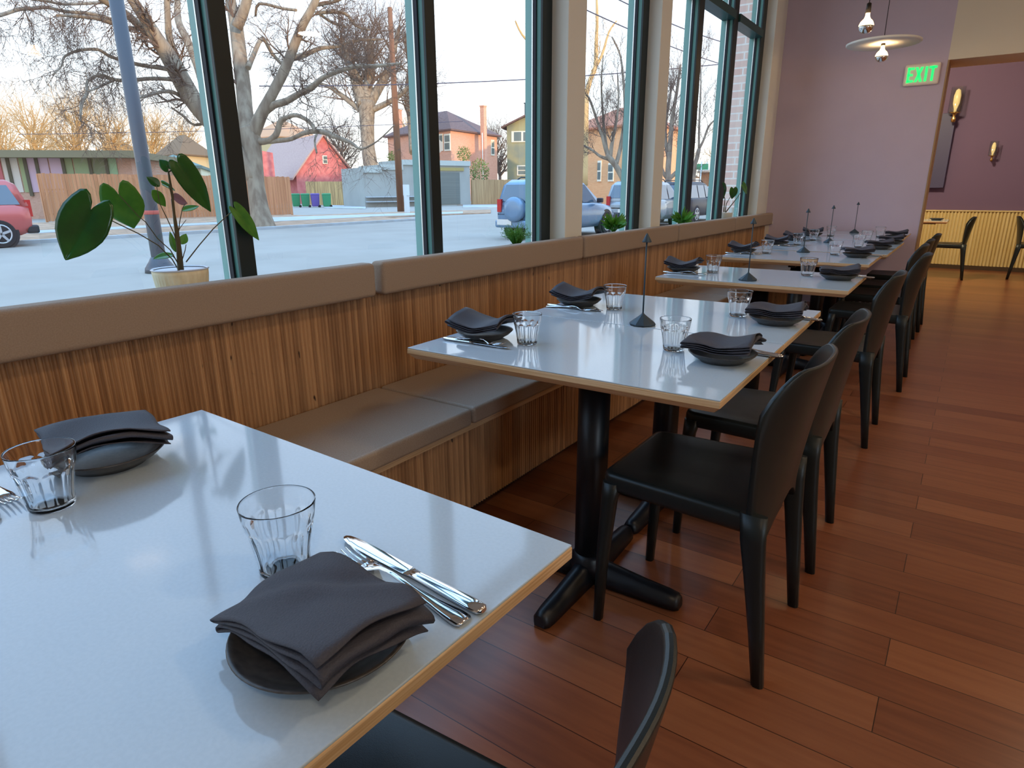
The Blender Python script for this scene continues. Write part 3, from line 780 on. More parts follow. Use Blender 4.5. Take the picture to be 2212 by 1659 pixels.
ox = .084; slab(ox-.030, ox+.030, hz-t, hz); slab(ox-t/2, ox+t/2, -hz, hz)
b.build('letters', GREEN, ex)
# sconces and dark board in the far room
def sconce(P, s, label):
    root = empty('wall_sconce', P, 0, label, 'wall lamp')
    b = MB(); b.lathe([(.001, -.10*s), (.02*s, -.095*s), (.026*s, -.06*s), (.012*s, -.03*s), (.030*s, -.004*s), (.055*s, 0), (.055*s, .008*s), (.02*s, .012*s)], n=24)
    b.tube([(0, 0, -.07*s), (0, .05, -.08*s), (0, 11.70-P[1], -.08*s)], .008*s+.004, 8); b.build('brass_holder', BRASS, root)
    b = MB(); b.lathe([(.066*s, .006*s), (.070*s, .02*s), (.070*s, .27*s), (.067*s, .27*s), (.067*s, .02*s), (.063*s, .008*s)], n=32, close=True); b.build('glass_cylinder', GLASS_PANE, root)
    b = MB(); b.lathe([(.012*s, .01*s), (.014*s, .04*s), (.032*s, .10*s), (.034*s, .18*s), (.022*s, .235*s), (.002, .25*s)], n=20); b.build('bulb', mat('amber_filament_bulb', (.9, .7, .4, 1), rough=.2, emit=(1, .62, .24, 1), estr=.45), root)
    return root
sconce(at_y(2062, 244, 11.50), 1.25, 'tall glass cylinder sconce with brass holder at the top of the dark board')
sconce(at_y(2143, 337, 11.58), .72, 'small glass sconce with brass holder alone on the plum wall')
pa = at_y(2037, 406, 11.55); 
b = MB(); b.box(-1.0, pa.x, 11.60, 11.70, pa.z, pa.z+1.02); o = b.build('wall_board', mat('dark_blue_violet_board', rgb(74, 70, 104), rough=.5), bevel=.006); tag(o, 'dark blue-violet board on the plum wall below the tall sconce', 'wall panel')

# ================================================================== POTTED PLANTS on the window ledge
SILL = .826
def leaf(b, P0, P1, w, n, lobes=.0, fold=.18, droop=.10, heart=True):
    """leaf from petiole point P0 to tip P1, half width w, facing n"""
    P0 = Vector(P0); P1 = Vector(P1); ax = P1-P0; L = ax.length; ax = ax/L
    n = Vector(n); n = (n-ax*n.dot(ax)).normalized(); sd_ = ax.cross(n)
    if heart:
        OUT = [(0, 0), (.10, -.11), (.26, -.20), (.46, -.24), (.68, -.20), (.86, -.08), (.97, .09), (1, .26), (.95, .42), (.82, .57), (.62, .71), (.40, .83), (.20, .92), (.07, .98), (0, 1.0)]
        NQ = 6
        for sg in (-1, 1):
            vs = []
            for (ox_, ot) in OUT:
                ot2 = ot*(1 if ot > 0 else (lobes/.24 if lobes else 1)); mid_t = max(0.0, (ot+.24)/1.24*1.0) if ot > 0 else max(0.0, .0+.02*(ot+.24))
                mid_t = max(0, ot)*.97 if ot > 0 else 0
                for q_ in range(NQ+1):
                    k_ = q_/NQ; s_ = ox_*k_; t_ = mid_t*(1-k_)+ot2*k_
                    h_ = fold*w*s_ + .05*w*sin(pi*k_)*(1 if ot < .5 else .5) - droop*L*max(0, t_)**2 + .02*w*sin(14*t_)*k_
                    vs.append(P0+ax*(t_*L)+sd_*(sg*s_*w)+n*h_)
            m_ = NQ+1
            b.add(vs, [(j*m_+i, j*m_+i+1, (j+1)*m_+i+1, (j+1)*m_+i) for j in range(len(OUT)-1) for i in range(NQ)], True)
        return
    def fn(u, v):
        s = u*2-1
        if heart: wid = (max(0, sin(pi*min(1, v*1.0)**.62))**.75)*(1-.25*v)*1.12
        else: wid = sin(pi*v**.8)**.9
        t = v*L
        if heart: t -= lobes*L*abs(s)**1.3*max(0, 1-v*2.2)*1.2
        q = P0+ax*t+sd_*(s*w*wid)+n*(fold*w*abs(s)*wid-droop*L*(v*v)+.02*w*sin(9*v)*abs(s))
        return q
    b.grid(fn, 12, 16)
def X(px, py, x=-1.82): return at_x(px, py, x)
CAMDIR = Vector((.8, -.62, .1))
pl = empty('potted_plant', (0, 0, 0), 0, 'heart-leaved plant in a woven cream pot on the window ledge', 'plant')
pc = X(390, 582, -1.86); pcx, pcy = -1.862, pc.y
def rel0(o): return o
b = MB(); n_ = 60
prof = [(.001, SILL), (.056, SILL), (.060, SILL+.01), (.072, .930), (.0745, .945), (.0745, .955), (.069, .955), (.067, .945), (.060, .938)]
def wov(a, z): return 1+(.012 if z < .944 and z > SILL+.004 else 0)*cos(40*a)
b.lathe(prof, (pcx, pcy, 0), 160, rmod=wov, close=True)
b.build('pot', mat('woven_cream_pot', rgb(244, 232, 200), rough=.7, col2=rgb(232, 214, 176), nscale=60, nstretch=(1, 1, .4)), pl)
b = MB(); b.lathe([(.066, .938), (.03, .946), (.001, .948)], (pcx, pcy, 0), 24); b.build('soil', SOIL, pl)
b = MB(); b.lathe([(.074, .955), (.0775, .957), (.074, .960), (.070, .957)], (pcx, pcy, 0), 48, close=True); b.build('pot_rim', mat('pale_pot_rim', rgb(206, 206, 214), rough=.4), pl)
bb = Vector((pcx, pcy, .942))
stems = MB()
def stem(pts, r0=.0022, r1=.0012):
    P_ = [Vector(p) for p in pts]; k = len(P_); stems.tube(P_, [r0+(r1-r0)*i/(k-1) for i in range(k)], 7)
stem([X(388, 583), X(384, 535), X(378, 480), X(372, 420), X(366, 385), X(364, 372), X(371, 367), X(378, 368)], .0045, .0018)
stem([X(392, 583), X(388, 540), X(383, 500), X(375, 455), X(371, 430)], .007, .002)
stem([bb, X(372, 560), X(342, 530), X(300, 505), X(252, 482), X(234, 473), X(198, 456)], .0018, .0012)
stem([X(385, 570), X(368, 540), X(340, 515), X(315, 480), X(300, 468), X(258, 422)], .0016, .0010)
stem([X(402, 566), X(430, 530), X(460, 495), X(488, 468), X(500, 458), X(512, 453)], .0018, .0012)
stem([X(386, 540), X(376, 505), X(360, 470), X(345, 440), X(338, 400)], .0016, .001)
stem([X(384, 520), X(388, 480), X(394, 450), X(400, 440)], .0014, .001)
stem([X(378, 368), X(370, 362), X(360, 358)], .0014, .001)
stem([X(394, 560), X(400, 540), X(402, 528)], .0014, .001); stem([X(384, 565), X(372, 552)], .0014, .001)
stem([X(372, 430), X(368, 412), X(364, 402)], .0014, .001); stem([X(384, 500), X(392, 488), X(402, 475)], .001, .0008)
stems.build('stems', STEM, pl)
st = MB(); st.tube([X(386, 586, -1.835), X(382, 520, -1.835), X(376, 470, -1.835)], .0035, 8); st.build('stake', mat('pale_cane_stake', rgb(150, 138, 108), rough=.7), pl)
def lf(name, m, *a, **k):
    b = MB(); leaf(b, *a, **k); return b.build(name, m, pl, solid=.0008)
lf('leaf', LEAF, X(196, 455, -1.80), X(141, 562, -1.83), .060, CAMDIR+Vector((0, 0, .25)), lobes=.32, fold=.10, droop=.02)
lf('leaf', LEAFLT, X(257, 421, -1.84), X(289, 494, -1.86), .050, CAMDIR, lobes=.38, fold=-.06, droop=.03)
lf('leaf', LEAF, X(384, 352, -1.80), X(457, 458, -1.80), .034, CAMDIR+Vector((.1, .2, .5)), lobes=.12, fold=.25, droop=.03)
lf('leaf', LEAF, X(363, 364, -1.82), X(343, 344, -1.84), .014, CAMDIR, lobes=.2, fold=.1)
lf('leaf', LEAFLT, X(510, 454, -1.82), X(562, 519, -1.81), .024, CAMDIR+Vector((.1, .4, .3)), lobes=.2, fold=.25, droop=.06)
lf('leaf', LEAF, X(345, 403, -1.83), X(317, 381, -1.84), .013, CAMDIR+Vector((0, 0, .8)), heart=False, fold=.3)
lf('leaf', LEAFLT, X(351, 397, -1.83), X(380, 410, -1.83), .014, CAMDIR+Vector((0, 0, 1.2)), lobes=.1, fold=.2)
lf('leaf', LEAFLT, X(328, 410, -1.83), X(360, 447, -1.83), .015, CAMDIR+Vector((0, 0, .6)), heart=False, fold=.2)
lf('leaf', LEAFGR, X(392, 456, -1.83), X(430, 442, -1.83), .012, CAMDIR+Vector((0, 0, .9)), heart=False, fold=.2)
lf('leaf', PINKLEAF, X(370, 424, -1.85), X(408, 438, -1.86), .017, CAMDIR+Vector((0, 0, .5)), heart=False, fold=.1)
lf('leaf', LEAFGR, X(392, 528, -1.83), X(402, 504, -1.83), .012, CAMDIR, heart=False, fold=.15)
lf('leaf', LEAFLT, X(376, 550, -1.83), X(331, 556, -1.83), .014, CAMDIR+Vector((0, 0, 1.3)), heart=False, fold=.2)
lf('leaf', LEAFLT, X(380, 545, -1.83), X(366, 500, -1.83), .009, CAMDIR, heart=False, fold=.2)

def small_plant(px, py, x, potw, poth, label, kind, seed, potm=None, spread=.09, hgt=.10, nl=60):
    rnd = random.Random(seed); P = at_x(px, py, x); root = empty('potted_plant', (0, 0, 0), 0, label, 'plant')
    b = MB(); b.lathe([(.001, SILL), (potw*.38, SILL), (potw*.5, SILL+poth-.006), (potw*.54, SILL+poth), (potw*.48, SILL+poth), (potw*.46, SILL+poth-.012), (.001, SILL+poth-.012)], (P.x, P.y, 0), 28, close=True)
    b.build('pot', potm or mat('black_nursery_pot', (.01, .012, .02, 1), rough=.4), root)
    b = MB()
    top = Vector((P.x, P.y, SILL+poth-.01))
    for i in range(nl):
        a = rnd.uniform(0, 2*pi); q = rnd.uniform(.15, 1)**.6; h = hgt*rnd.uniform(.55, 1.05)*(1.15-.45*q)
        d = Vector((cos(a)*spread*q*.8, sin(a)*spread*q, 0))
        if P.x+d.x < XO+.045: d.x = XO+.045-P.x
        if kind == 'grass':
            p1 = top+d*.5+Vector((0, 0, h*.75)); p2 = top+d+Vector((0, 0, h*rnd.uniform(.7, 1.05)))
            b.tube([top+d*.1, p1, p2], [.0016, .0014, .0004], 4)
            for k in range(3): 
                f = rnd.uniform(.45, 1); bp = top+d*f+Vector((0, 0, h*f)); b.tube([bp, bp+Vector((rnd.uniform(-.012, .012), rnd.uniform(-.016, .016), rnd.uniform(.0, .022)))], [.0012, .0004], 3)
        else:
            p0 = top+d*.35+Vector((0, 0, h*.45)); p1 = top+d+Vector((0, 0, h*rnd.uniform(.6, 1.1)))
            b.tube([top, p0], .0012, 4); leaf(b, p0, p1, rnd.uniform(.008, .014), Vector((cos(a)*.3+.6, sin(a)*.3-.5, .8)), heart=False, fold=.2)
    b.build('foliage', LEAFGR if kind == 'grass' else LEAFLT, root)
    return root
small_plant(1115, 515, -1.85, .060, .085, 'feathery green plant in a small black pot, first one after the heart-leaf plant', 'grass', 3, spread=.10, hgt=.125, nl=120)
small_plant(1325, 495, -1.86, .075, .085, 'leafy plant in a dark pot on the ledge between the two plaster piers', 'leafy', 5, spread=.12, hgt=.145, nl=75)
small_plant(1470, 475, -1.86, .080, .075, 'leafy plant in a dark pot on the ledge just past the second plaster pier', 'leafy', 9, spread=.15, hgt=.14, nl=75)
# white pot with upright plant near the mauve wall
pw = empty('potted_plant', (0, 0, 0), 0, 'upright heart-leaved plant in a white pot near the mauve wall', 'plant')
P = at_x(1565, 470, -1.862)
b = MB(); b.lathe([(.001, SILL), (.050, SILL), (.066, SILL+.125), (.069, SILL+.135), (.063, SILL+.135), (.060, SILL+.12), (.001, SILL+.12)], (P.x, P.y, 0), 36, close=True); b.build('pot', mat('white_glazed_pot', (.78, .74, .66, 1), rough=.4), pw)
b = MB()
for (x1, y1, x2, y2, x3, y3) in ((1563, 458, 1566, 430, 1560, 412), (1566, 458, 1569, 440, 1582, 418), (1568, 458, 1590, 430, 1606, 408)):
    b.tube([at_x(x1, y1, -1.86), at_x(x2, y2, -1.86), at_x(x3, y3, -1.86)], [.006, .004, .002], 6)
b.build('stems', STEM, pw)
def lf2(m, *a, **k):
    b = MB(); leaf(b, *a, **k); return b.build('leaf', m, pw, solid=.0008)
lf2(LEAF, at_x(1558, 404, -1.85), at_x(1567, 430, -1.85), .050, CAMDIR, lobes=.2)
lf2(LEAF, at_x(1584, 408, -1.85), at_x(1582, 430, -1.85), .045, CAMDIR, lobes=.2)
lf2(LEAFLT, at_x(1605, 400, -1.83), at_x(1617, 420, -1.82), .03, CAMDIR, lobes=.2)
o = MB(); o.lathe([(.001, SILL), (.035, SILL), (.037, SILL+.004), (.040, SILL+.17), (.0385, SILL+.17), (.0355, SILL+.006), (.001, SILL+.004)], (-1.862, P.y+.24, 0), 32, close=True)
o = o.build('glass_vase', GLASS_PANE); tag(o, 'empty clear glass vase beside the white plant pot', 'vase')

# ================================================================== STREET
ASPH = mat('grey_asphalt', rgb(156, 146, 136), rough=.9, col2=rgb(164, 154, 144), nscale=.6, bump=.05, bscale=40)
b = MB(); b.box(-200, -2.2, -60, 200, GZ-.1, GZ); struct(b.build('street', ASPH))
VERGE = mat('leaf_strewn_verge', rgb(190, 152, 124), rough=.95, col2=rgb(150, 120, 96), nscale=2.2, detail=8)
CONC = mat('pale_concrete_walk', rgb(182, 186, 190), rough=.9, col2=rgb(172, 170, 168), nscale=2)
b = MB(); b.box(-36, -22.3, -40, 24.5, GZ-.02, GZ+.06); struct(b.build('ground_verge', VERGE))
b = MB(); b.box(-22.3, -22.05, -40, 24.5, GZ-.02, GZ+.10); struct(b.build('kerb', CONC))
b = MB(); b.box(-28.2, -26.4, -40, 24.5, GZ+.04, GZ+.075); struct(b.build('sidewalk', CONC))
b = MB(); b.prism([at_z(800, 461, GZ), at_z(560, 471, GZ), at_z(560, 482, GZ), at_z(1060, 461, GZ), at_z(1060, 454, GZ)], (0, 0, .05)); struct(b.build('ground_corner_verge', VERGE))
b = MB(); b.prism([at_z(470, 476, GZ), at_z(470, 482, GZ), at_z(1000, 463, GZ), at_z(1000, 459, GZ)], (0, 0, .07)); struct(b.build('sidewalk_corner', CONC))
b = MB(); b.prism([at_z(700, 444, GZ), at_z(700, 450, GZ), at_z(790, 452, GZ), at_z(790, 446, GZ)], (0, 0, .06)); struct(b.build('sidewalk_alley', CONC))
b = MB(); b.prism([at_z(1000, 449, GZ), at_z(1000, 443, GZ), at_z(1200, 443, GZ), at_z(1200, 449, GZ)], (0, 0, .05)); struct(b.build('sidewalk_garage', CONC))
b = MB(); b.prism([at_z(950, 444, GZ), at_z(950, 440, GZ), at_z(1550, 434, GZ), at_z(1550, 438, GZ)], (0, 0, .04)); struct(b.build('ground_far_verge', VERGE))

def wallseg(b, A, B, zA, zB, thick=.25, z0=GZ):
    """upright wall between ground points A and B with its own top heights, thickness away from the viewer"""
    A = Vector((A.x, A.y, 0)); B = Vector((B.x, B.y, 0)); d = (B-A).normalized(); nrm = Vector((-d.y, d.x, 0))
    if nrm.dot(FWD) < 0: nrm = -nrm
    q = nrm*thick
    b.hexa([A+Vector((0, 0, z0)), B+Vector((0, 0, z0)), B+q+Vector((0, 0, z0)), A+q+Vector((0, 0, z0))],
           [A+Vector((0, 0, zA)), B+Vector((0, 0, zB)), B+q+Vector((0, 0, zB)), A+q+Vector((0, 0, zA))])
    return nrm
def fence(A, B, zA, zB, m, label, pitch=.15, cat='fence'):
    root = empty('board_fence', (0, 0, 0), 0, label, cat)
    A = Vector((A.x, A.y, 0)); B = Vector((B.x, B.y, 0)); L = (B-A).length; d = (B-A)/L; nrm = Vector((-d.y, d.x, 0))
    if nrm.dot(FWD) < 0: nrm = -nrm
    n = int(L/pitch); rnd = random.Random(int(L*100)); b = MB()
    for i in range(n):
        a0 = A+d*(i*L/n+.006); a1 = A+d*((i+1)*L/n-.006); o_ = nrm*rnd.uniform(0, .008); zt = zA+(zB-zA)*i/n+rnd.uniform(-.02, .02)
        for p_ in (a0, a1): pass
        b.hexa([a0+o_+Vector((0, 0, GZ+.05)), a1+o_+Vector((0, 0, GZ+.05)), a1+o_+nrm*.02+Vector((0, 0, GZ+.05)), a0+o_+nrm*.02+Vector((0, 0, GZ+.05))],
               [a0+o_+Vector((0, 0, zt)), a1+o_+Vector((0, 0, zt)), a1+o_+nrm*.02+Vector((0, 0, zt)), a0+o_+nrm*.02+Vector((0, 0, zt))])
    b.build('boards', m, root)
    b = MB()
    for zz in (.35, 1.5):
        b.hexa([A+nrm*.03+Vector((0, 0, GZ+zz)), B+nrm*.03+Vector((0, 0, GZ+zz)), B+nrm*.07+Vector((0, 0, GZ+zz)), A+nrm*.07+Vector((0, 0, GZ+zz))],
               [A+nrm*.03+Vector((0, 0, GZ+zz+.09)), B+nrm*.03+Vector((0, 0, GZ+zz+.09)), B+nrm*.07+Vector((0, 0, GZ+zz+.09)), A+nrm*.07+Vector((0, 0, GZ+zz+.09))])
    b.build('rails', m, root)
    k = max(2, int(L/2.4))
    for i in range(k+1):
        p_ = A+d*(L*i/k)+nrm*.11; b = MB(); b.box(p_.x-.045, p_.x+.045, p_.y-.045, p_.y+.045, GZ, zA+(zB-zA)*i/k-.03); b.build('post', m, root)
    return root
FW = fence_mat('warm_cedar_boards', rgb(206, 148, 108), rgb(178, 122, 86))
FY = fence_mat('yellow_weathered_boards', rgb(214, 180, 124), rgb(150, 120, 84))
FT = fence_mat('tan_weathered_boards', rgb(196, 166, 124), rgb(158, 128, 94))
A = at_z(103, 481, GZ); B = at_z(633, 465, GZ)
fence(A, B, zof(A, 374), zof(B, 382), FW, 'long cedar board fence behind the big street tree')
A = at_d(664, 444, 66); B = at_d(772, 444, 62); A.z = B.z = GZ; fence(A, B, zof(A, 392), zof(B, 392), FY, 'yellowish weathered board fence behind the wheeled bins')
A = at_z(1016, 443, GZ); B = at_z(1230, 438, GZ); A = A+(B-A)*.02; fence(A, B, zof(A, 388), zof(B, 388), FT, 'tan weathered board fence right of the grey garage')

# low flat-roofed building on the left
lb = empty('flat_roof_building', (0, 0, 0), 0, 'low brown flat-roofed building with coloured wall panels behind the cedar fence', 'building')
A = at_z(-160, 476, GZ); B = at_z(303, 470, GZ); zf0 = zof(A, 328); zt = zof(B, 327)
b = MB(); nrm = wallseg(b, A, B, zof(B, 340), zof(B, 340), 9.0); b.build('wall', brick_mat('salmon_brick', rgb(196, 150, 128), rgb(184, 136, 114), rgb(190, 160, 140)), lb)
dd = (Vector((B.x, B.y, 0))-Vector((A.x, A.y, 0))); LB = dd.length; dd.normalize()
b = MB(); wallseg(b, Vector((A.x, A.y, 0))-dd*1-nrm*.9, Vector((B.x, B.y, 0))+dd*.5-nrm*.9, zof(B, 327), zof(B, 327), 11, z0=zof(B, 340)-.05); b.build('roof_fascia', mat('olive_grey_fascia', rgb(128, 118, 92), rough=.8), lb)
cols = [rgb(186, 96, 100), rgb(206, 192, 178), rgb(206, 192, 178), rgb(148, 156, 112), rgb(196, 164, 176), rgb(196, 164, 176), rgb(196, 164, 176), rgb(140, 148, 110), rgb(140, 152, 112), rgb(118, 122, 92), rgb(146, 172, 132)]
edges = [-20, 26, 40, 62, 76, 100, 126, 156, 178, 214, 250, 274]
for i in range(11):
    b = MB(); fa = (edges[i]+160)/463.0; fb = (edges[i+1]-3+160)/463.0
    pa_ = Vector((A.x, A.y, 0))+dd*LB*fa-nrm*.05; pb_ = Vector((A.x, A.y, 0))+dd*LB*fb-nrm*.05
    wallseg(b, pa_, pb_, zof(B, 342), zof(B, 342), .06, z0=1.2); b.build('wall_panel', mat('panel_%d' % i, cols[i], rough=.7), lb)
for i in (1, 3, 4, 6, 8, 9):
    b = MB(); fa = (edges[i+1]-4+160)/463.0; pa_ = Vector((A.x, A.y, 0))+dd*LB*fa-nrm*.12; wallseg(b, pa_, pa_+dd*.16, zof(B, 341), zof(B, 341), .12, z0=1.0); b.build('mullion', mat('dark_olive_post', rgb(84, 78, 62), rough=.7), lb)

# distant teal-roofed bungalow and hip roofs
def hip(name, label, cpx, lpx, rpx, eave_py, ridge, dist, wallm, roofm, depth=9, z0=GZ, over=.5, cat='house', dl=None, dr=None):
    """house with corner nearest at cpx; left and right wall ends at lpx, rpx"""
    root = empty(name, (0, 0, 0), 0, label, cat)
    Hh = 413
    Cc = at_d(cpx, Hh, dist); Lc = at_d(lpx, Hh, dl or dist*1.08); Rc = at_d(rpx, Hh, dr or dist*1.08)
    Cc.z = Lc.z = Rc.z = 0; Bk = Lc+Rc-Cc
    ze = zof(Cc, eave_py)
    b = MB(); q = [Cc, Rc, Bk, Lc]; b.hexa([p_+Vector((0, 0, z0)) for p_ in q], [p_+Vector((0, 0, ze)) for p_ in q]); b.build('wall', wallm, root)
    mid = (Cc+Bk)/2; q2 = [mid+(p_-mid)*(1+over/((p_-mid).length)*1.3) for p_ in q]
    ax = (Rc-Cc) if (Rc-Cc).length > (Lc-Cc).length else (Lc-Cc); sh = min((Rc-Cc).length, (Lc-Cc).length)
    Lx = ax.length; ax = ax.normalized(); hl = max(.3, (Lx-sh)/2+ridge[1])
    zr = zof(mid, ridge[0]); e1 = mid-ax*hl+Vector((0, 0, zr)); e2 = mid+ax*hl+Vector((0, 0, zr))
    b = MB(); E = [p_+Vector((0, 0, ze)) for p_ in q2]; E2 = [p_+Vector((0, 0, ze+.18)) for p_ in q2]
    b.hexa(E, E2)
    def near(p_): return e1 if (p_-e1).length < (p_-e2).length else e2
    for i in range(4):
        p0, p1 = E2[i], E2[(i+1) % 4]; n0, n1 = near(p0), near(p1)
        if (n0-n1).length < 1e-6: b.add([p0, p1, n0], [(0, 1, 2)])
        else: b.add([p0, p1, n1, n0], [(0, 1, 2, 3)])
    b.build('roof', roofm, root)
    return root, Cc, Lc, Rc, ze
BRK = brick_mat('orange_red_brick', rgb(226, 166, 138), rgb(214, 150, 122), rgb(224, 180, 156))
SHG = mat('grey_brown_shingle', rgb(124, 98, 92), rough=.9, col2=rgb(104, 80, 76), nscale=3, nstretch=(1, 1, 8))
def face_quad(b, A_, B_, px0, px1, py0, py1, off=.06):
    """flat box lying on the wall plane through A_ and B_ that covers the given part of the wall"""
    A_ = Vector((A_.x, A_.y, 0)); B_ = Vector((B_.x, B_.y, 0)); d = (B_-A_).normalized(); nrm = Vector((-d.y, d.x, 0))
    if nrm.dot(FWD) > 0: nrm = -nrm
    def hit(px, py):
        r_ = ray(px, py); t_ = (A_-C0).dot(nrm)/r_.dot(nrm); return C0+r_*t_
    p = [hit(px0, py1), hit(px1, py1), hit(px1, py0), hit(px0, py0)]
    zb = (p[0].z+p[1].z)/2; ztp = (p[2].z+p[3].z)/2; a = Vector((p[0].x, p[0].y, 0)); c = Vector((p[1].x, p[1].y, 0))
    b.hexa([a+Vector((0, 0, zb)), c+Vector((0, 0, zb)), c+nrm*off+Vector((0, 0, zb)), a+nrm*off+Vector((0, 0, zb))], [a+Vector((0, 0, ztp)), c+Vector((0, 0, ztp)), c+nrm*off+Vector((0, 0, ztp)), a+nrm*off+Vector((0, 0, ztp))])
WFR = mat('cream_window_frame', rgb(226, 222, 206), rough=.6); WGL = mat('dull_house_window_glass', rgb(96, 110, 110), rough=.08, spec=.8)
def win(root, A_, B_, px0, px1, py0, py1, cross=True):
    b = MB(); face_quad(b, A_, B_, px0, px1, py0, py1, .10); f = b.build('window', WFR, root)
    w_ = (px1-px0)*.12; h_ = (py1-py0)*.10; g = MB(); pm = (py0+py1)/2
    if cross: face_quad(g, A_, B_, px0+w_, px1-w_, py0+h_, pm-h_*.4, .13); face_quad(g, A_, B_, px0+w_, px1-w_, pm+h_*.4, py1-h_, .13)
    else:
        xm = (px0+px1)/2; face_quad(g, A_, B_, px0+w_, xm-w_*.4, py0+h_, py1-h_, .13); face_quad(g, A_, B_, xm+w_*.4, px1-w_, py0+h_, py1-h_, .13)
    g.build('pane', WGL, f)
def stack(root, px0, px1, py0, dist, m, z0=3, name='chimney'):
    a = at_d(px0, 413, dist); c = at_d(px1, 413, dist); a.z = c.z = 0; w_ = (c-a).length/2; mid = (a+c)/2; zt_ = zof(mid, py0)
    b = MB(); b.box(mid.x-w_*.8, mid.x+w_*.8, mid.y-w_*.8, mid.y+w_*.8, z0, zt_-.15); b.box(mid.x-w_*.95, mid.x+w_*.95, mid.y-w_*.95, mid.y+w_*.95, zt_-.15, zt_); return b.build(name, m, root)
r, Cc, Lc, Rc, ze = hip('brick_house', 'two-storey orange brick house with hipped shingle roof behind the grey garage', 977, 844, 1075, 282, (241, 0), 80, BRK, SHG, dl=90, dr=90)
win(r, Cc, Lc, 950, 958, 289, 326); win(r, Cc, Lc, 961, 974, 289, 326); win(r, Cc, Rc, 1060, 1067, 302, 336)
stack(r, 1041, 1053, 228, 84, BRK, 4); stack(r, 863, 876, 237, 94, BRK, 4)
b = MB(); q = at_d(1044, 413, 83.5); q.z = 0; b.tube([q+Vector((0, 0, 0)), q+Vector((0, 0, ze))], .07, 6); b.build('downpipe', WFR, r)
GRN = mat('sun_dappled_grey_green_wall', rgb(164, 158, 120), rough=.85, col2=rgb(132, 138, 124), nscale=.5)  # the two tones put dappled sun patches into the wall colour
# grey-green gabled house
gh = empty('gabled_house', (0, 0, 0), 0, 'grey-green two-storey gabled house with cream windows above the blue car', 'house')
a = at_d(1096, 413, 92); c = at_d(1262, 413, 90); a.z = c.z = 0; dv = (c-a).normalized(); nr = Vector((-dv.y, dv.x, 0)); nr = nr if nr.dot(FWD) > 0 else -nr
ze = zof(a, 272); mid = (a+c)/2; zp = zof(mid, 232)
b = MB(); b.prism([a+Vector((0, 0, GZ)), c+Vector((0, 0, GZ)), c+Vector((0, 0, ze)), mid+Vector((0, 0, zp)), a+Vector((0, 0, ze))], nr*14); b.build('wall', GRN, gh)
b = MB()
for (p_, s_) in ((a, -1), (c, 1)):
    ep = p_+dv*s_*.7+Vector((0, 0, ze-.35)); mp_ = mid+Vector((0, 0, zp+.12)); f_ = -nr*.7
    b.prism([ep+f_, mp_+f_, mp_+f_+Vector((0, 0, .22)), ep+f_+Vector((0, 0, .22))], nr*15.4)
b.build('roof', SHG, gh)
win(gh, a, c, 1105, 1152, 283, 307, cross=False); win(gh, a, c, 1117, 1141, 357, 379)
stack(gh, 1134, 1150, 222, 96, mat('dark_metal_vent', rgb(70, 68, 70), rough=.6), 5, 'vent_box')
# orange building right
r, Cc, Lc, Rc, ze = hip('brick_house', 'tall orange brick building with red tile roof between the two plaster piers', 1400, 1225, 1460, 268, (232, 0), 60, brick_mat('light_orange_brick', rgb(222, 168, 122), rgb(212, 154, 108), rgb(220, 180, 140)), mat('red_clay_roof_tile', rgb(168, 100, 78), rough=.8, col2=rgb(190, 130, 96), nscale=5), dl=68, dr=68)
for (x0, x1, y0, y1) in ((1291, 1299, 347, 392), (1314, 1326, 352, 392), (1322, 1329, 284, 298), (1346, 1352, 350, 385)): win(r, Cc, Lc, x0, x1, y0, y1)
# grey garage
gg = empty('garage', (0, 0, 0), 0, 'blue-grey rendered garage with stepped parapet and grey door', 'garage')
GREY = mat('blue_grey_render', rgb(168, 168, 162), rough=.9, col2=rgb(158, 158, 152), nscale=.7)
A = at_z(787, 448, GZ); B = at_z(1016, 443, GZ); A.z = B.z = 0
def tpar(px):  # position along AB for an image column
    d = B-A; n_ = Vector((-d.y, d.x, 0)).normalized(); r_ = ray(px, 413); t_ = (A-C0).dot(n_)/r_.dot(n_); return C0+r_*t_
b = MB(); c2 = MB()
for (p0, p1, py) in ((787, 826, 362), (826, 872, 356), (872, 1016, 347)):
    a_, b_ = tpar(p0), tpar(p1); a_.z = b_.z = 0; z_ = zof((a_+b_)/2, py); nn = wallseg(b, a_, b_, z_, z_, 5); wallseg(c2, a_-nn*.15, b_-nn*.15, z_+.02, z_+.02, .18, z0=z_-.42)
b.build('wall', GREY, gg); c2.build('parapet_band', mat('pale_blue_grey_render', rgb(184, 188, 182), rough=.9), gg)
b = MB(); face_quad(b, A, B, 948, 994, 372, 441, .05); dr_ = b.build('garage_door', mat('slate_grey_door', rgb(118, 122, 116), rough=.6, col2=rgb(108, 112, 108), nscale=1, nstretch=(.2, .2, 8)), gg)
b = MB(); face_quad(b, A, B, 945, 1001, 362, 369, .10); b.build('lintel', mat('ochre_lintel', rgb(168, 150, 96), rough=.8), gg)
b = MB(); face_quad(b, A, B, 790, 900, 424, 426, .5); face_quad(b, A, B, 790, 900, 434, 436, .5); o = b.build('handrail', mat('galvanised_pipe', rgb(176, 184, 190), rough=.5), gg)
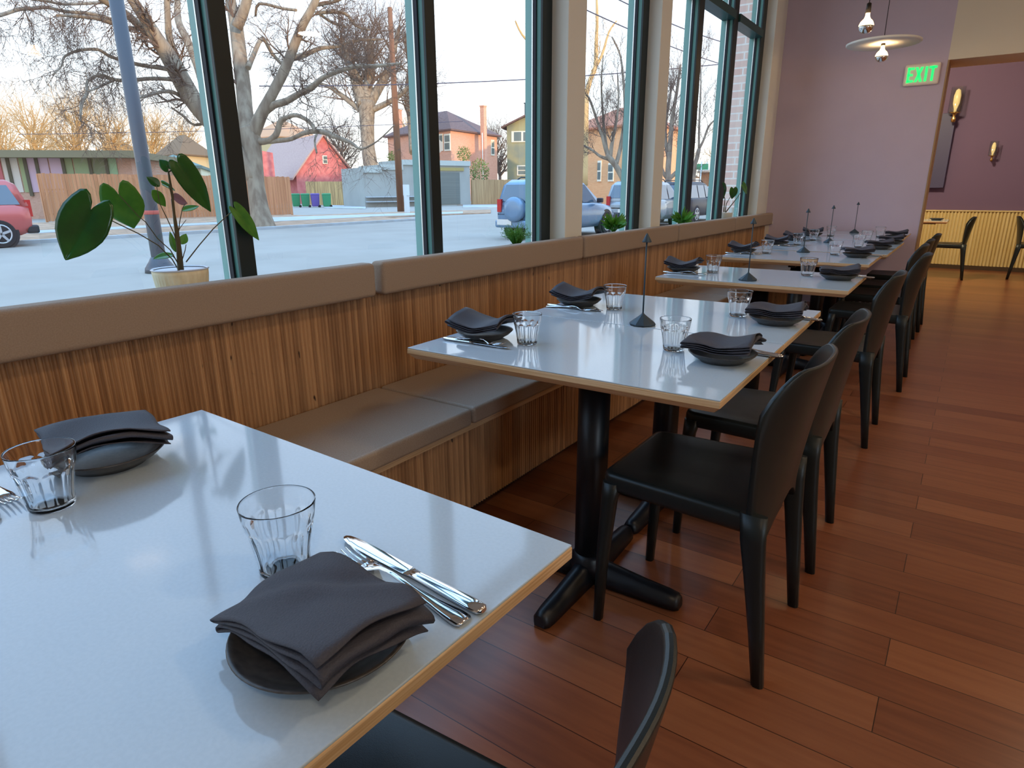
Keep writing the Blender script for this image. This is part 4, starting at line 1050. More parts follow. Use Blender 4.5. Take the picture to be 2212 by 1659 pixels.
# red house
rh = empty('red_house', (0, 0, 0), 0, 'coral red gabled house with mauve shingle roof behind the street tree', 'house')
RED = mat('coral_red_shingle', rgb(210, 128, 124), rough=.85, col2=rgb(192, 104, 104), nscale=2)
MAUV = mat('mauve_shingle_roof', rgb(184, 156, 146), rough=.9, col2=rgb(172, 142, 134), nscale=3, nstretch=(1, 1, 6))
a = at_d(643, 413, 72); c = at_d(766, 413, 77); a.z = c.z = 0; mid = (a+c)/2
za = zof(a, 379); zp = zof(mid, 294)
bk = at_d(545, 413, 88); bk.z = 0; v = (bk-a)
b = MB(); b.prism([a+Vector((0, 0, GZ)), c+Vector((0, 0, GZ)), c+Vector((0, 0, za)), mid+Vector((0, 0, zp)), a+Vector((0, 0, za))], v); b.build('wall', RED, rh)
b = MB(); vn = v.normalized()
for p_, s_ in ((a, -1), (c, 1)):
    dv = (c-a).normalized(); ep = p_+dv*s_*.6+Vector((0, 0, za-.5)); mp_ = mid+Vector((0, 0, zp+.05)); f_ = -vn*.5
    b.prism([ep+f_, mp_+f_, mp_+f_+Vector((0, 0, .25)), ep+f_+Vector((0, 0, .25))], v+vn)
b.build('roof', MAUV, rh)
win(rh, a, c, 697, 707, 336, 354)
b = MB(); a2 = at_d(556, 413, 68); c2_ = at_d(598, 413, 70); a2.z = c2_.z = 0; wallseg(b, a2, c2_, zof(a2, 322), zof(c2_, 330), 3); b.build('dormer', RED, rh)
# houses far behind
OLV = mat('brown_hip_roof', rgb(122, 96, 70), rough=.9); TANW = mat('tan_render', rgb(212, 186, 140), rough=.9)
hip('brown_house', 'brown-roofed house seen above the low roof, left of the first window mullion', 270, 215, 330, 338, (305, 0), 95, TANW, OLV)
hip('brown_house', 'brown-roofed house just left of the first window mullion', 400, 350, 470, 335, (292, 0), 90, TANW, OLV)
r, Cc, Lc, Rc, ze = hip('solar_roof_house', 'orange-roofed house with blue solar panels behind the red house', 610, 545, 700, 296, (258, 0), 120, TANW, mat('orange_tile_roof', rgb(206, 150, 110), rough=.8), dl=126, dr=128)
tb = hip('teal_bungalow', 'low bungalow with teal roof and bright windows behind the cedar fence', 440, 318, 470, 364, (341, 0), 44, mat('cream_stucco', rgb(226, 220, 190), rough=.8), mat('teal_grey_roof', rgb(112, 130, 122), rough=.8), dl=43, dr=56)
hip('far_bungalow', 'distant low house with white eaves at the end of the street', 1530, 1508, 1580, 372, (352, 0), 70, brick_mat('far_brick', rgb(176, 138, 100), rgb(160, 122, 88), rgb(190, 160, 130)), mat('white_eave_roof', rgb(206, 196, 176), rough=.8), dl=72, dr=80)
hip('far_bungalow', 'distant brown house between the second pier and the first slim mullion', 1465, 1425, 1500, 384, (366, 0), 85, BRK, OLV, dl=88, dr=90)

# wheeled bins
def bin_(px, py, m, label, lid=None):
    P = at_z(px, py, GZ); root = empty('wheeled_bin', (P.x, P.y, GZ), atan2(-.55, .84), label, 'bin', 'wheeled bins by the yellow fence')
    b = MB(); b.hexa([(-.27, -.30, .08), (.27, -.30, .08), (.27, .30, .08), (-.27, .30, .08)], [(-.36, -.36, 1.08), (.36, -.36, 1.08), (.36, .36, 1.08), (-.36, .36, 1.08)]); b.build('body', m, root, bevel=.04)
    b = MB(); b.hexa([(-.39, -.39, 1.08), (.39, -.39, 1.08), (.39, .39, 1.08), (-.39, .39, 1.08)], [(-.34, -.34, 1.2), (.34, -.34, 1.2), (.34, .34, 1.2), (-.34, .34, 1.2)]); b.build('lid', m, root, bevel=.03)
    for s_ in (-1, 1):
        b = MB(); b.tube([(s_*.28, .31, .11), (s_*.34, .31, .11)], .11, 14); b.build('wheel', BLACK_STEEL, root)
    return root
BG = mat('green_bin_plastic', rgb(50, 140, 96), rough=.5); BP = mat('purple_bin_plastic', rgb(104, 84, 160), rough=.5)
bin_(641, 448, BG, 'green wheeled bin at the end of the cedar fence, leftmost of the row'); bin_(661.5, 448, BG, 'green wheeled bin, second in the row, touching the purple one')
bin_(682.5, 448, BP, 'purple wheeled bin in the row by the alley'); bin_(707, 448, BG, 'green wheeled bin standing apart right of the purple one')

# poles, posts, signs
def post(name, A, z1, r0, r1, m, label, cat, n=16):
    b = MB(); b.tube([(A.x, A.y, GZ), (A.x, A.y, GZ+.3), (A.x, A.y, z1)], [r0, r0, r1], n); return tag(b.build(name, m), label, cat)
P = at_z(348, 588, GZ)
sp = empty('street_pole', (P.x, P.y, GZ), 0, 'grey steel street pole just outside the window, left of the potted plant', 'pole')
b = MB(); b.tube([(0, 0, 0), (0, 0, .25), (0, 0, 9)], [.125, .12, .10], 24); b.build('shaft', mat('weathered_steel_pole', rgb(84, 86, 92), rough=.42, metal=.5), sp)
b = MB(); b.lathe([(.26, 0), (.25, .08), (.17, .2), (.135, .27), (.12, .28)], n=28); b.build('base_cover', mat('weathered_steel_pole'), sp) if False else b.build('base_cover', MATS['weathered_steel_pole'], sp)
b = MB(); b.lathe([(.119, 1.02), (.124, 1.03), (.124, 1.08), (.119, 1.09)], n=24); b.build('red_band', mat('faded_red_band', rgb(196, 96, 84), rough=.6), sp)
P = at_z(866, 457, GZ)
up = empty('utility_pole', (P.x, P.y, GZ), 0, 'tall brown wooden utility pole before the grey garage', 'pole')
zt_ = zof(P, 16)
b = MB(); b.tube([(0, 0, 0), (0, 0, (zt_-GZ)*.5), (0, 0, zt_-GZ)], [.24, .21, .15], 14); b.build('shaft', fence_mat('brown_pole_wood', rgb(140, 98, 72), rgb(104, 68, 50), .2), up)
P = at_z(880, 461, GZ); b = MB(); b.box(-.12, .12, -.12, .12, 0, 1.15); b.box(-.18, .18, -.10, .10, 1.1, 1.75); o = b.build('marker_post', mat('white_post_paint', rgb(214, 220, 222), rough=.7), loc=(P.x, P.y, GZ)); tag(o, 'white marker post beside the utility pole', 'post')
# street sign far right
P = at_d(1511, 413, 40); P.z = 0
ss = empty('street_sign', (P.x, P.y, GZ), 0, 'small green street name sign on a post at the far corner', 'sign')
b = MB(); b.tube([(0, 0, 0), (0, 0, 3.0)], .035, 8); b.build('post', STOP, ss)
b = MB(); b.box(-.42, .42, -.012, .012, 2.52, 2.86); o = b.build('sign_plate', mat('green_sign_face', rgb(64, 164, 112), rough=.5), ss); o.rotation_euler = (0, 0, .61)
P = at_d(1527, 413, 46); P.z = 0
b = MB(); b.lathe([(.14, 0), (.14, .06), (.10, .1), (.10, .55), (.13, .58), (.12, .68), (.05, .76), (.001, .8)], n=16); b.tube([(-.18, 0, .42), (.18, 0, .42)], .05, 8); o = b.build('fire_hydrant', mat('yellow_hydrant_paint', rgb(232, 190, 70), rough=.5), loc=(P.x, P.y, GZ)); tag(o, 'small yellow fire hydrant at the far street corner', 'hydrant')
P = at_d(944, 413, 34); P.z = 0
ds = empty('road_sign', (P.x, P.y, GZ), .0, 'pale octagonal road sign back showing beside the second mullion', 'sign')
b = MB(); b.tube([(0, 0, 0), (0, 0, 4.4)], .04, 8); b.build('post', STOP, ds)
b = MB(); cz = zof(P, 316)-GZ; pts_ = [(.42*cos(pi/8+k*pi/4)*.84, .42*cos(pi/8+k*pi/4)*.55, cz+.42*sin(pi/8+k*pi/4)) for k in range(8)]; b.prism(pts_, (-.011, .017, 0)); b.build('sign_plate', mat('pale_sign_back', rgb(226, 196, 170), rough=.5), ds)

# overhead wires
WIRE = mat('overhead_cable', rgb(70, 70, 90), rough=.7)
def wire(p0, p1, r, label, sag=.4):
    P_ = []
    for k in range(17):
        t_ = k/16; q = p0.lerp(p1, t_); q.z -= sag*4*t_*(1-t_); P_.append(q)
    b = MB(); b.tube(P_, r, 5); tag(b.build('overhead_wire', WIRE), label, 'wire', 'overhead street wires')
wire(at_d(560, 186, 38), at_d(1640, 130, 40), .03, 'thin level wire crossing behind the second window mullion')
wire(at_d(1200, -10, 30), at_d(1660, 165, 52), .03, 'slanting wire, lower one between the two plaster piers')
wire(at_d(1260, -40, 30), at_d(1640, 110, 48), .03, 'slanting wire, upper one between the two plaster piers')
wire(at_d(40, 290, 60), at_d(1000, 262, 60), .025, 'faint wire behind the steel pole', .2)

# ================================================================== PARKED CARS
TYRE = mat('tyre_rubber', (.018, .019, .024, 1), rough=.85); RIMM = mat('alloy_rim', (.62, .63, .66, 1), rough=.3, metal=.8)
CGLASS = mat('car_window_glass', (.07, .13, .19, 1), rough=.04, spec=.9, coat=.5); TRIMB = mat('black_car_trim', (.02, .022, .028, 1), rough=.5); TAIL = mat('red_tail_lamp', rgb(190, 40, 40), rough=.25)
def car(name, P, rz, paint, label, L=4.4, hw=.90, zb=.28, zbelt=1.02, ztop=1.68, spare=False, hatch=False, rails=True, group=None):
    """car with its tail at local x=0 and nose at x=L"""
    root = empty(name, (P.x, P.y, GZ), rz, label, 'car', group)
    st = [(0, .55, .80, .86), (.05, .40, .96, .95), (.35, .30, 1.0, 1.0), (1.5, .27, 1.0, 1.0), (2.8, .27, .985, 1.0), (L-1.0, .29, .94, .99), (L-.45, .32, .86, .95), (L-.08, .40, .74, .84), (L, .46, .62, .76)]
    b = MB(); rings = []
    for x, z0_, fb, fw in st:
        w_ = hw*fw; zt_ = zbelt*fb
        rings.append([(x, -w_*.90, z0_), (x, -w_*.99, z0_+.18), (x, -w_, z0_+(zt_-z0_)*.55), (x, -w_*.965, zt_-.06), (x, -w_*.90, zt_), (x, w_*.90, zt_), (x, w_*.965, zt_-.06), (x, w_, z0_+(zt_-z0_)*.55), (x, w_*.99, z0_+.18), (x, w_*.90, z0_)])
    b.loft(rings); b.build('body', paint, root)
    # greenhouse
    roofst = [(.04, zbelt-.02, .92), (.20 if not hatch else .5, ztop-.10, .80), (.38, ztop, .74), (1.9, ztop+.01, .71), (2.45, ztop-.05, .72), (3.15, zbelt+.08, .86), (3.35, zbelt-.05, .9)]
    b = MB(); rings = []
    for x, z, fw in roofst:
        w_ = hw*fw; zz = max(z, zbelt-.04); rings.append([(x, -hw*.89, zbelt-.06), (x, -(hw*.89+(w_-hw*.89)*.98), zz-.05 if zz > zbelt+.1 else zz), (x, -w_*.86, zz), (x, w_*.86, zz), (x, (hw*.89+(w_-hw*.89)*.98), zz-.05 if zz > zbelt+.1 else zz), (x, hw*.89, zbelt-.06)])
    b.loft(rings); b.build('roof', paint, root)
    def sidepane(x0, x1, x2, x3, s_):
        g = MB(); y0_ = s_*(hw*.895+.006); y1_ = s_*(hw*.755+.012); zt = ztop-.14
        g.add([(x0, y0_, zbelt+.0), (x1, y0_, zbelt+.0), (x2, y1_, zt), (x3, y1_, zt)], [(0, 1, 2, 3)]); return g.build('side_window', CGLASS, root, solid=.01)
    for s_ in (-1, 1): sidepane(.22, 1.15, 1.12, .40, s_); sidepane(1.25, 2.05, 1.98, 1.22, s_); sidepane(2.15, 3.02, 2.42, 2.08, s_)
    g = MB(); g.add([(.045, -hw*.80, zbelt+.06), (.045, hw*.80, zbelt+.06), (.175, hw*.68, ztop-.14), (.175, -hw*.68, ztop-.14)], [(0, 1, 2, 3)]); g.build('rear_window', CGLASS, root, solid=.015)
    g = MB(); g.add([(3.12, -hw*.76, zbelt+.09), (3.12, hw*.76, zbelt+.09), (2.50, hw*.62, ztop-.08), (2.50, -hw*.62, ztop-.08)], [(0, 1, 2, 3)]); g.build('windscreen', CGLASS, root, solid=.02)
    for s_ in (-1, 1):
        g = MB(); g.box(-.03, .10, s_*hw*.82-.07, s_*hw*.82+.07, .78, zbelt+.12); g.build('tail_lamp', TAIL, root)
        g = MB(); g.box(L-.30, L-.10, s_*hw*.62-.14, s_*hw*.62+.14, .58, .70); g.build('headlamp', STOP, root)
        g = MB(); g.box(2.85, 3.0, s_*(hw+.08)-.09, s_*(hw+.08)+.09, zbelt-.02, zbelt+.12); g.build('mirror', TRIMB, root, bevel=.03)
    g = MB(); g.box(-.12, .18, -hw*.93, hw*.93, .34, .56); g.build('rear_bumper', TRIMB if name != 'blue_suv' else paint, root, bevel=.05)
    g = MB(); g.box(-.135, -.11, -.26, .26, .56, .68) if not spare else g.box(-.14, -.115, .22, .74, .42, .58); g.build('licence_plate', STOP, root)
    if spare:
        g = MB(); rings = [[(x, .12+r_*cos(a_), .86+r_*sin(a_)) for a_ in [2*pi*k/28 for k in range(28)]] for x, r_ in ((.0, .34), (-.16, .35), (-.21, .32), (-.225, .2), (-.225, .02))]
        g.loft(rings); g.build('spare_wheel_cover', paint, root)
    if rails:
        for s_ in (-1, 1):
            g = MB(); g.tube([(.6, s_*hw*.6, ztop-.01), (.8, s_*hw*.6, ztop+.07), (2.1, s_*hw*.6, ztop+.07), (2.35, s_*hw*.6, ztop-.03)], .02, 6); g.build('roof_rail', TRIMB, root)
    for x in (.82, L-.82):
        for s_ in (-1, 1):
            g = MB(); g.tube([(x, s_*(hw-.24), .36), (x, s_*(hw-.02), .36)], .43, 26); g.build('wheel_arch', TRIMB, root)
            g = MB(); g.tube([(x, s_*(hw-.22), .36), (x, s_*(hw+.00), .36), (x, s_*(hw+.015), .36)], [.36, .36, .34], 28); wh = g.build('wheel', TYRE, root)
            g = MB()
            rings = [[(x+r_*cos(a_), s_*(hw+o_), .36+r_*sin(a_)) for a_ in [2*pi*k/28 for k in range(28)]] for r_, o_ in ((.25, .016), (.25, .022), (.225, .024), (.215, .012))]
            g.loft(rings, True, False)
            for k in range(5):
                a_ = 2*pi*k/5+.3; da = .13
                g.prism([(x+.04*cos(a_-1), s_*(hw+.014), .36+.04*sin(a_-1)), (x+.225*cos(a_-da), s_*(hw+.014), .36+.225*sin(a_-da)), (x+.225*cos(a_+da), s_*(hw+.014), .36+.225*sin(a_+da)), (x+.04*cos(a_+1), s_*(hw+.014), .36+.04*sin(a_+1))], (0, s_*.014, 0))
            g.build('rim', RIMM, wh)
    return root
def paint(name, c, m=.25): return mat(name, c, rough=.28, metal=m, coat=.6)
P = at_z(86, 531, GZ); car('red_suv', P+Vector((-.9, .0, 0)), -pi/2, paint('faded_red_paint', rgb(196, 92, 88)), 'red and blue-windowed car cut by the left picture edge', L=4.3, hw=.9, zbelt=1.1, ztop=1.74, rails=False)
P = at_z(1108, 520, GZ); car('blue_suv', P+Vector((.05, .3, 0)), pi/2-.02, paint('steel_blue_paint', rgb(108, 138, 166)), 'steel blue car with spare wheel cover parked outside the third mullion', spare=True, L=4.4)
P = at_d(1330, 413, 23.5); P.z = 0; PS = P+Vector((.3, .3, 0)); car('silver_suv', PS, pi/2, paint('silver_paint', rgb(150, 160, 168)), 'silver car with tall red tail lamp, mostly hidden behind the second plaster pier', L=3.75)
P = PS+Vector((.05, 4.15, 0)); car('dark_suv', P, pi/2, mat('dark_blue_black_paint', rgb(30, 36, 46), rough=.4), 'dark car with roof rails parked beyond the second plaster pier', L=4.6)
P = at_d(1512, 413, 36); P.z = 0; car('pale_hatchback', P+Vector((0, 0, 0)), pi/2, paint('pale_blue_paint', rgb(150, 176, 188)), 'pale blue car far down the street beyond the dark one', rails=False, ztop=1.5)

# ================================================================== TREES
BARK = mat('grey_brown_bark', rgb(158, 142, 122), rough=.95, col2=rgb(124, 106, 90), nscale=5, nstretch=(1, 1, .25), bump=.5)
BARKD = mat('dark_twig_bark', rgb(112, 92, 80), rough=.95)
GOLD = mat('golden_sunlit_bark', rgb(196, 160, 110), rough=.9)  # lighter tan puts the golden sunlight into the bark colour
GUP = Vector((0, 0, 1))
def twigs(b, rnd, P, D, L, r, depth, grav, sides=3, budget=[0]):
    k = 4 if depth > 0 else 3
    pts = [P]; d = D.normalized()
    for i in range(k):
        d = (d+Vector((rnd.gauss(0, .20), rnd.gauss(0, .20), rnd.gauss(0, .20)+grav*.22))).normalized()
        pts.append(pts[-1]+d*(L/k))
    rr = [r*(1-.75*i/k) for i in range(k+1)]
    b.tube(pts, rr, sides if r < .03 else 5, True, False)
    if depth > 0:
        for i in range(1, k+1):
            for _ in range(2 if rnd.random() < .7 else 1):
                ax = Vector((rnd.gauss(0, 1), rnd.gauss(0, 1), rnd.gauss(0, 1))); ax -= d*ax.dot(d)
                nd = ((pts[i]-pts[i-1]).normalized()*.65+ax.normalized()*.8+GUP*grav*.3)
                twigs(b, rnd, pts[i], nd, L*rnd.uniform(.45, .7), rr[i]*.62+.003, depth-1, grav, sides)
def limb_path(pts, dist, jitter=0, rnd=None, d1=None):
    out = []; n = len(pts)
    for i, p_ in enumerate(pts):
        dd_ = dist+((d1-dist)*i/(n-1) if d1 is not None else 0)
        out.append((at_d(p_[0], p_[1], dd_), p_[2]/FPX*dd_))
    return out
def smooth(seq, k=3):
    P_ = [s_[0] for s_ in seq]; R_ = [s_[1] for s_ in seq]; oP, oR = [], []
    n = len(P_)
    for i in range(n-1):
        p0 = P_[max(i-1, 0)]; p1 = P_[i]; p2 = P_[i+1]; p3 = P_[min(i+2, n-1)]
        for j in range(k):
            t_ = j/k; oP.append(.5*((2*p1)+(p2-p0)*t_+(2*p0-5*p1+4*p2-p3)*t_*t_+(3*p1-p0-3*p2+p3)*t_**3)); oR.append(R_[i]+(R_[i+1]-R_[i])*t_)
    oP.append(P_[-1]); oR.append(R_[-1]); return oP, oR
def traced_tree(label, limbs, dist, seed, tw, name='bare_tree', trunkm=BARK, twm=BARKD, twdepth=2, twL=1.6, first=1):
    root = empty(name, (0, 0, 0), 0, label, 'tree'); rnd = random.Random(seed)
    bt = MB(); bl = MB(); bw = MB()
    for i, (pts, dend, dens, grav) in enumerate(limbs):
        P_, R_ = smooth(limb_path(pts, dist, d1=dist+dend)); (bt if i < first else bl).tube(P_, R_, 12 if i < first+3 else 8)
        nt_ = int(dens*tw*.78)
        for _ in range(nt_):
            j = rnd.randrange(max(1, int(len(P_)*.25)), len(P_)) if i >= first else rnd.randrange(int(len(P_)*.6), len(P_))
            dirn = (P_[j]-P_[j-1]).normalized(); ax = Vector((rnd.gauss(0, 1), rnd.gauss(0, 1), rnd.gauss(0, 1))); ax -= dirn*ax.dot(dirn); ax.normalize()
            twigs(bw, rnd, P_[j], dirn*.5+ax*.9+GUP*grav*.5, twL*rnd.uniform(.6, 1.3), max(.011, R_[j]*.24), twdepth, grav)
    bt.build('trunk', trunkm, root)
    if bl.v: bl.build('branches', trunkm, root)
    bw.build('twigs', twm, root); return root
T1 = [
 ([(572, 506, 30), (568, 486, 25), (560, 450, 20), (553, 400, 18), (548, 350, 19), (541, 300, 22), (536, 280, 22)], 0, 0, 0),
 ([(538, 295, 18), (530, 240, 16), (526, 193, 16), (515, 96, 15), (509, 48, 14), (500, 10, 11), (488, -60, 9)], 1, 8, .6),
 ([(511, 60, 12), (526, 25, 11), (538, -20, 10), (545, -80, 8)], -.5, 5, .5),
 ([(541, 300, 17), (563, 251, 13), (588, 203, 11), (615, 150, 11), (634, 102, 10), (654, 54, 9), (679, 8, 8), (700, -50, 6)], -1.5, 16, .3),
 ([(563, 250, 9), (590, 228, 8), (618, 219, 7.5), (644, 204, 7), (673, 189, 7), (698, 168, 5.5), (731, 154, 5), (769, 143, 5), (808, 143, 4), (866, 137, 2.5)], -3, 34, .1),
 ([(634, 125, 6), (663, 116, 5), (692, 104, 4.5), (731, 100, 4), (769, 87, 3.5), (827, 85, 2)], 1.5, 24, .1),
 ([(681, 29, 4.5), (711, 26, 4), (746, 29, 3.5), (769, 56, 3), (800, 64, 2)], 0, 16, -.1),
 ([(676, 12, 4), (700, 8, 4), (727, 2, 3.5), (770, -20, 2.5)], -1, 9, 0),
 ([(690, 30, 3), (720, 50, 3), (750, 58, 2)], 1.5, 8, -.2),
 ([(536, 147, 6), (547, 120, 5.5), (567, 83, 4.5), (588, 116, 4), (613, 143, 3.5)], 1.5, 10, .2),
 ([(640, 22, 3), (610, 18, 3.2), (560, 8, 3), (552, 35, 2.4)], 1, 10, -.2),
 ([(555, 306, 8), (579, 304, 6.5), (597, 290, 6.5), (606, 262, 6), (622, 253, 5), (641, 249, 4.5), (667, 262, 4.5), (683, 284, 4.5)], -1.5, 8, .2),
 ([(560, 308, 5), (600, 304, 5), (630, 300, 4.5), (658, 287, 5), (692, 284, 5.5), (726, 296, 5), (759, 309, 4), (780, 322, 2.5), (815, 305, 1.6), (852, 270, 1.2)], -3, 12, -.3),
 ([(686, 286, 2.4), (680, 304, 2.2), (684, 330, 2)], -1.5, 2, -.6),
 ([(553, 392, 17), (520, 340, 17), (480, 292, 17), (434, 240, 18), (404, 195, 20), (379, 148, 19), (358, 112, 17), (338, 82, 15), (318, 48, 13), (303, 25, 12), (277, -14, 10), (250, -60, 8)], -3, 14, .2),
 ([(404, 190, 11), (392, 150, 9), (379, 123, 8), (366, 80, 7.5), (363, 50, 7), (360, -10, 6)], -1, 9, .4),
 ([(470, 268, 8), (440, 190, 8), (425, 140, 8), (402, 82, 8), (385, 45, 7.5), (383, -10, 6)], 2, 10, .4),
 ([(372, 152, 5), (348, 147, 4.5), (307, 141, 4.2), (266, 131, 4), (236, 121, 3.6), (211, 107, 3.2), (170, 109, 3), (139, 123, 2.4), (133, 143, 2), (113, 162, 1.5)], -5, 30, -.35),
 ([(392, 178, 5), (365, 171, 4.2), (318, 170, 4), (283, 174, 4), (246, 172, 3.8), (217, 162, 3.2), (189, 176, 3), (188, 201, 3.4), (176, 225, 3.4), (174, 262, 1.6)], -5, 34, -.45),
 ([(246, 173, 3), (220, 185, 2.6), (190, 198, 2.2)], -5, 8, -.4),
 ([(325, 62, 5), (290, 62, 4.5), (260, 57, 4.5), (215, 41, 4), (164, 35, 3.6), (123, 33, 2.4)], -5, 28, -.5),
 ([(250, 45, 4), (200, 30, 3.8), (143, 25, 3.5), (102, 16, 3.5), (70, 18, 4), (41, 20, 4), (0, 33, 4), (-60, 45, 3)], -8, 30, -.55),
 ([(338, 88, 9), (300, 55, 8.5), (270, 28, 8), (225, 2, 7), (180, -30, 5)], -4, 12, -.1),
 ([(225, 5, 3.5), (170, 8, 3.2), (130, 8, 3), (90, 0, 3), (0, -10, 3)], -7, 12, -.5),
 ([(434, 243, 5), (389, 207, 4.5), (359, 197, 4), (318, 207, 3.2), (285, 215, 1.5)], -4, 14, -.4),
 ([(450, 262, 3.5), (420, 270, 2.8), (395, 250, 2.4), (370, 232, 1.6)], -2, 8, -.2)]
traced_tree('huge spreading bare tree with forked pale trunk across the first two windows', T1, 25.6, 11, 1.0, twL=1.25)
T2 = [([(812, 450, 15), (804, 380, 15), (798, 340, 15), (795, 315, 14), (793, 270, 15), (792, 222, 19)], 0, 2, .3),
 ([(790, 228, 18), (775, 190, 14), (765, 160, 11), (748, 120, 8), (735, 85, 6)], 0, 26, .5),
 ([(795, 225, 14), (815, 195, 10), (835, 160, 8), (850, 110, 6), (862, 60, 4)], 1, 30, .5),
 ([(792, 225, 16), (795, 180, 10), (800, 130, 8), (798, 80, 5)], 0, 26, .6),
 ([(800, 240, 7), (850, 215, 6), (880, 190, 5), (905, 160, 3)], -2, 24, .3),
 ([(786, 245, 6), (750, 215, 6), (715, 190, 4), (690, 180, 3)], 2, 24, .3),
 ([(893, 330, 9), (888, 260, 8), (880, 200, 7), (886, 140, 6), (870, 70, 4)], 6, 22, .5)]
traced_tree('dense bare tree with thick trunk behind the grey garage', T2, 74, 5, 1.0, twL=4.6, twdepth=2)
T3 = [([(1352, 402, 7), (1344, 382, 6.5), (1330, 358, 6), (1318, 343, 6.5), (1310, 335, 6)], 0, 0, 0),
 ([(1316, 344, 5), (1308, 318, 5), (1300, 290, 3.5), (1290, 262, 3), (1276, 220, 2.4), (1268, 205, 1.5)], 0, 16, .8),
 ([(1312, 335, 4), (1306, 290, 3.5), (1302, 241, 2.6), (1299, 180, 1.8), (1303, 120, 1.2)], .5, 14, .9),
 ([(1318, 343, 4.5), (1322, 310, 4), (1330, 270, 3), (1336, 220, 2), (1334, 160, 1.2)], -.5, 16, .9),
 ([(1330, 358, 5), (1340, 320, 4.5), (1349, 260, 4), (1350, 221, 3.5), (1347, 180, 3), (1340, 120, 2), (1322, 80, 1.5)], .8, 16, .7),
 ([(1316, 344, 4), (1297, 338, 3), (1280, 325, 2.5), (1262, 315, 2)], .5, 12, .5)]
traced_tree('leaning pollarded bare tree between the two plaster piers', T3, 29, 21, 1.0, twL=1.1)
T4 = [([(1444, 398, 7), (1443, 370, 6), (1446, 330, 5.5)], 0, 0, 0),
 ([(1446, 335, 5), (1450, 278, 5), (1456, 230, 4), (1463, 192, 3.2), (1470, 140, 2)], 0, 18, .8),
 ([(1445, 345, 4.5), (1437, 300, 4), (1438, 262, 4), (1446, 215, 3), (1452, 180, 2)], 1, 18, .8),
 ([(1444, 388, 4.5), (1458, 375, 4.5), (1472, 360, 4), (1480, 330, 3), (1484, 280, 2)], 0, 12, .6),
 ([(1444, 388, 4), (1432, 372, 4), (1425, 340, 3), (1420, 290, 2)], 0, 12, .6)]
traced_tree('many-stemmed bare street tree above the dark car', T4, 34, 31, 1.0, twL=1.3)
T5 = [([(1496, 402, 6), (1500, 360, 4.5), (1505, 343, 4.5), (1510, 322, 4)], 0, 0, 0),
 ([(1510, 322, 2.5), (1510, 280, 2.2), (1512, 230, 1.8), (1514, 180, 1.4), (1512, 110, .9)], 0, 14, .8),
 ([(1510, 322, 2.8), (1520, 302, 2.4), (1530, 275, 2), (1545, 258, 1.6), (1560, 245, 1)], 0, 12, .6)]
traced_tree('slim bare tree between the two slim mullions', T5, 34, 41, 1.0, twL=1.6)
T6 = [([(1262, 400, 8), (1264, 300, 7), (1266, 205, 6.5)], 0, 0, 0),
 ([(1266, 205, 5.5), (1276, 170, 5), (1286, 145, 4.6), (1288, 95, 4), (1290, 36, 3), (1288, -20, 2)], 0, 5, .7),
 ([(1280, 155, 4), (1300, 120, 3), (1315, 70, 2.2), (1332, 45, 1.4)], 0, 6, .6),
 ([(1262, 230, 5), (1210, 170, 4), (1160, 110, 3), (1128, 75, 2.4), (1113, 45, 1.6)], -2, 5, .4),
 ([(1150, 100, 2.2), (1142, 60, 1.8), (1138, 40, 1)], -2, 3, .6)]
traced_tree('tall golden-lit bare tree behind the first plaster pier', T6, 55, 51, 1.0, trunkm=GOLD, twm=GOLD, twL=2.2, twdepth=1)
def far_tree(px, dist, h, seed, label, m=GOLD, dens=9, spread=.35):
    rnd = random.Random(seed); root = empty('bare_tree', (0, 0, 0), 0, label, 'tree', 'bare trees far behind the houses')
    P = at_d(px, 413, dist); P.z = GZ; bt = MB(); bw = MB()
    pts = [P]; d = Vector((rnd.gauss(0, .05), rnd.gauss(0, .05), 1))
    for i in range(5): pts.append(pts[-1]+d*(h*.6/5)); d = (d+Vector((rnd.gauss(0, .08), rnd.gauss(0, .08), .2))).normalized()
    rr = [h*.025*(1-.13*i) for i in range(6)]; bt.tube(pts, rr, 7); bt.build('trunk', m, root)
    for j in range(2, 6):
        for _ in range(dens):
            a = rnd.uniform(0, 2*pi); twigs(bw, rnd, pts[j], Vector((cos(a)*spread*2, sin(a)*spread*2, 1)), h*rnd.uniform(.22, .42), rr[j]*.55, 2, .35)
    bw.build('twigs', m, root); return root
FB = [(30, 75, 13, 'golden bare tree far behind the low roof at the left picture edge'), (95, 85, 15, 'golden bare tree far behind the low roof, second from the left edge'), (180, 70, 13, 'golden bare tree far behind the low roof, above the first green panels'),
      (262, 90, 15, 'golden bare tree far behind the low roof, just left of the steel pole'), (340, 128, 19, 'golden bare tree far behind, just right of the steel pole'), (415, 135, 18, 'golden bare tree far behind, beside the first window mullion'),
      (-60, 80, 16, 'golden bare tree far behind the low roof, mostly past the left edge'), (655, 140, 17, 'grey bare tree far behind the red house roof'), (735, 104, 15, 'grey bare tree far behind the gap between red house and garage'),
      (1080, 124, 16, 'grey bare tree far behind, between the brick house and the gabled one'), (1180, 130, 13, 'grey bare tree far behind the gabled house'), (1425, 100, 12, 'golden bare tree far down the street behind the second pier'),
      (1470, 110, 12, 'golden bare tree far down the street behind the brown house'), (1550, 105, 12, 'golden bare tree far down the street above the white-eaved house'), (900, 134, 18, 'grey bare tree far behind the utility pole')]
for i, (px, dist, h, _) in enumerate(FB):
    far_tree(px, dist, h, 100+i, _, m=GOLD if i < 7 or i > 10 else BARKD, dens=7)
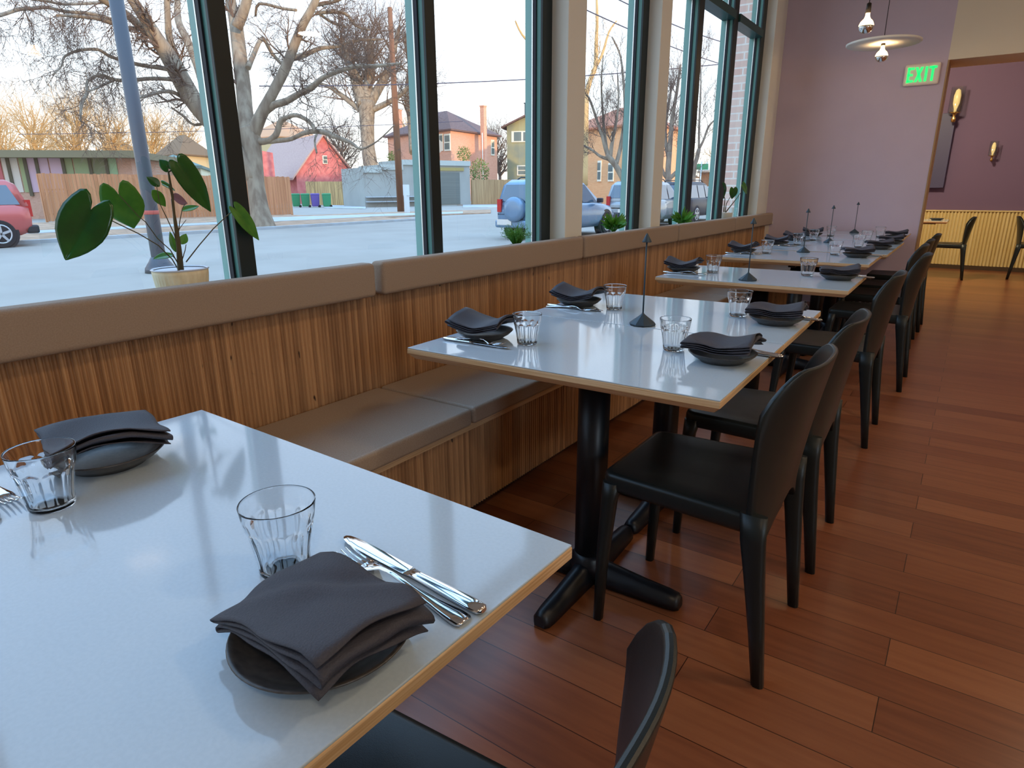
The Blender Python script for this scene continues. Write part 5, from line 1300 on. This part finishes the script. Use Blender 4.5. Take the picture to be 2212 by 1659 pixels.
# shrubs
SHR = mat('grey_green_shrub_leaf', rgb(128, 140, 84), rough=.9, col2=rgb(104, 120, 66), nscale=3); SHG2 = mat('dark_green_shrub_leaf', rgb(82, 108, 52), rough=.9)
def shrub(px, py, dist, r_, m, label, seed, hz=1.2):
    rnd = random.Random(seed); c_ = at_d(px, py, dist); b = MB()
    for _ in range(420):
        v = Vector((rnd.gauss(0, 1), rnd.gauss(0, 1), rnd.gauss(0, 1))).normalized()*r_*rnd.uniform(.55, 1.05); v.z *= hz; q = c_+v; s_ = r_*.13
        a1 = Vector((rnd.gauss(0, 1), rnd.gauss(0, 1), rnd.gauss(0, 1))).normalized(); a2 = a1.orthogonal().normalized()
        b.add([q, q+a1*s_*.5+a2*s_*.5, q+a1*s_*1.6, q+a1*s_*.5-a2*s_*.5], [(0, 1, 2, 3)])
    b.tube([Vector((c_.x, c_.y, GZ)), c_+Vector((0, 0, r_*.5))], [.06, .03], 5)
    tag(b.build('shrub', m), label, 'shrub')
shrub(1036, 372, 74, 1.15, SHR, 'olive green shrub above the tan fence beside the grey garage', 1, 1.3)
shrub(1002, 333, 76, .85, SHR, 'round green bush showing over the garage parapet before the brick house', 2, 1.1)
shrub(847, 340, 74, .6, SHG2, 'small dark bush over the garage parapet left of the utility pole', 3)

# ------------------------------------------------------------------ unseen fixtures added around the fill lamps
w15 = empty('window_15', (0, 0, 0)); w15['kind'] = 'structure'  # added frame and pane on the solid wall behind the fill lamp
b = MB()
for (y0, y1, z0, z1) in ((-2.6, -2.52, 1.3, 3.2), (.12, .20, 1.3, 3.2), (-2.6, .20, 1.3, 1.38), (-2.6, .20, 3.12, 3.2), (-1.24, -1.16, 1.3, 3.2)): b.box(5.91, 5.96, y0, y1, z0, z1)
b.build('frame', TEAL, w15)
b = MB(); b.add([(5.935, -2.52, 1.38), (5.935, .12, 1.38), (5.935, .12, 3.12), (5.935, -2.52, 3.12)], [(0, 1, 2, 3)]); b.build('pane', GLASS_PANE, w15)
for k, (lx, ly) in enumerate(((1.2, -1.0), (1.2, 2.0), (1.4, 5.0), (3.6, .5), (3.6, 3.5), (3.8, 6.2))):
    b = MB(); b.lathe([(.15, 3.175), (.19, 3.175), (.20, 3.19), (.20, 3.30)], (lx, ly, 0), 32, close=True)
    o = b.build('added_ceiling_fixture', TRIMWHITE)  # disc fixture added around a fill lamp
    tag(o, 'added round white fixture around a ceiling fill lamp, outside the picture', 'ceiling lamp', 'added ceiling fixtures around the fill lamps')
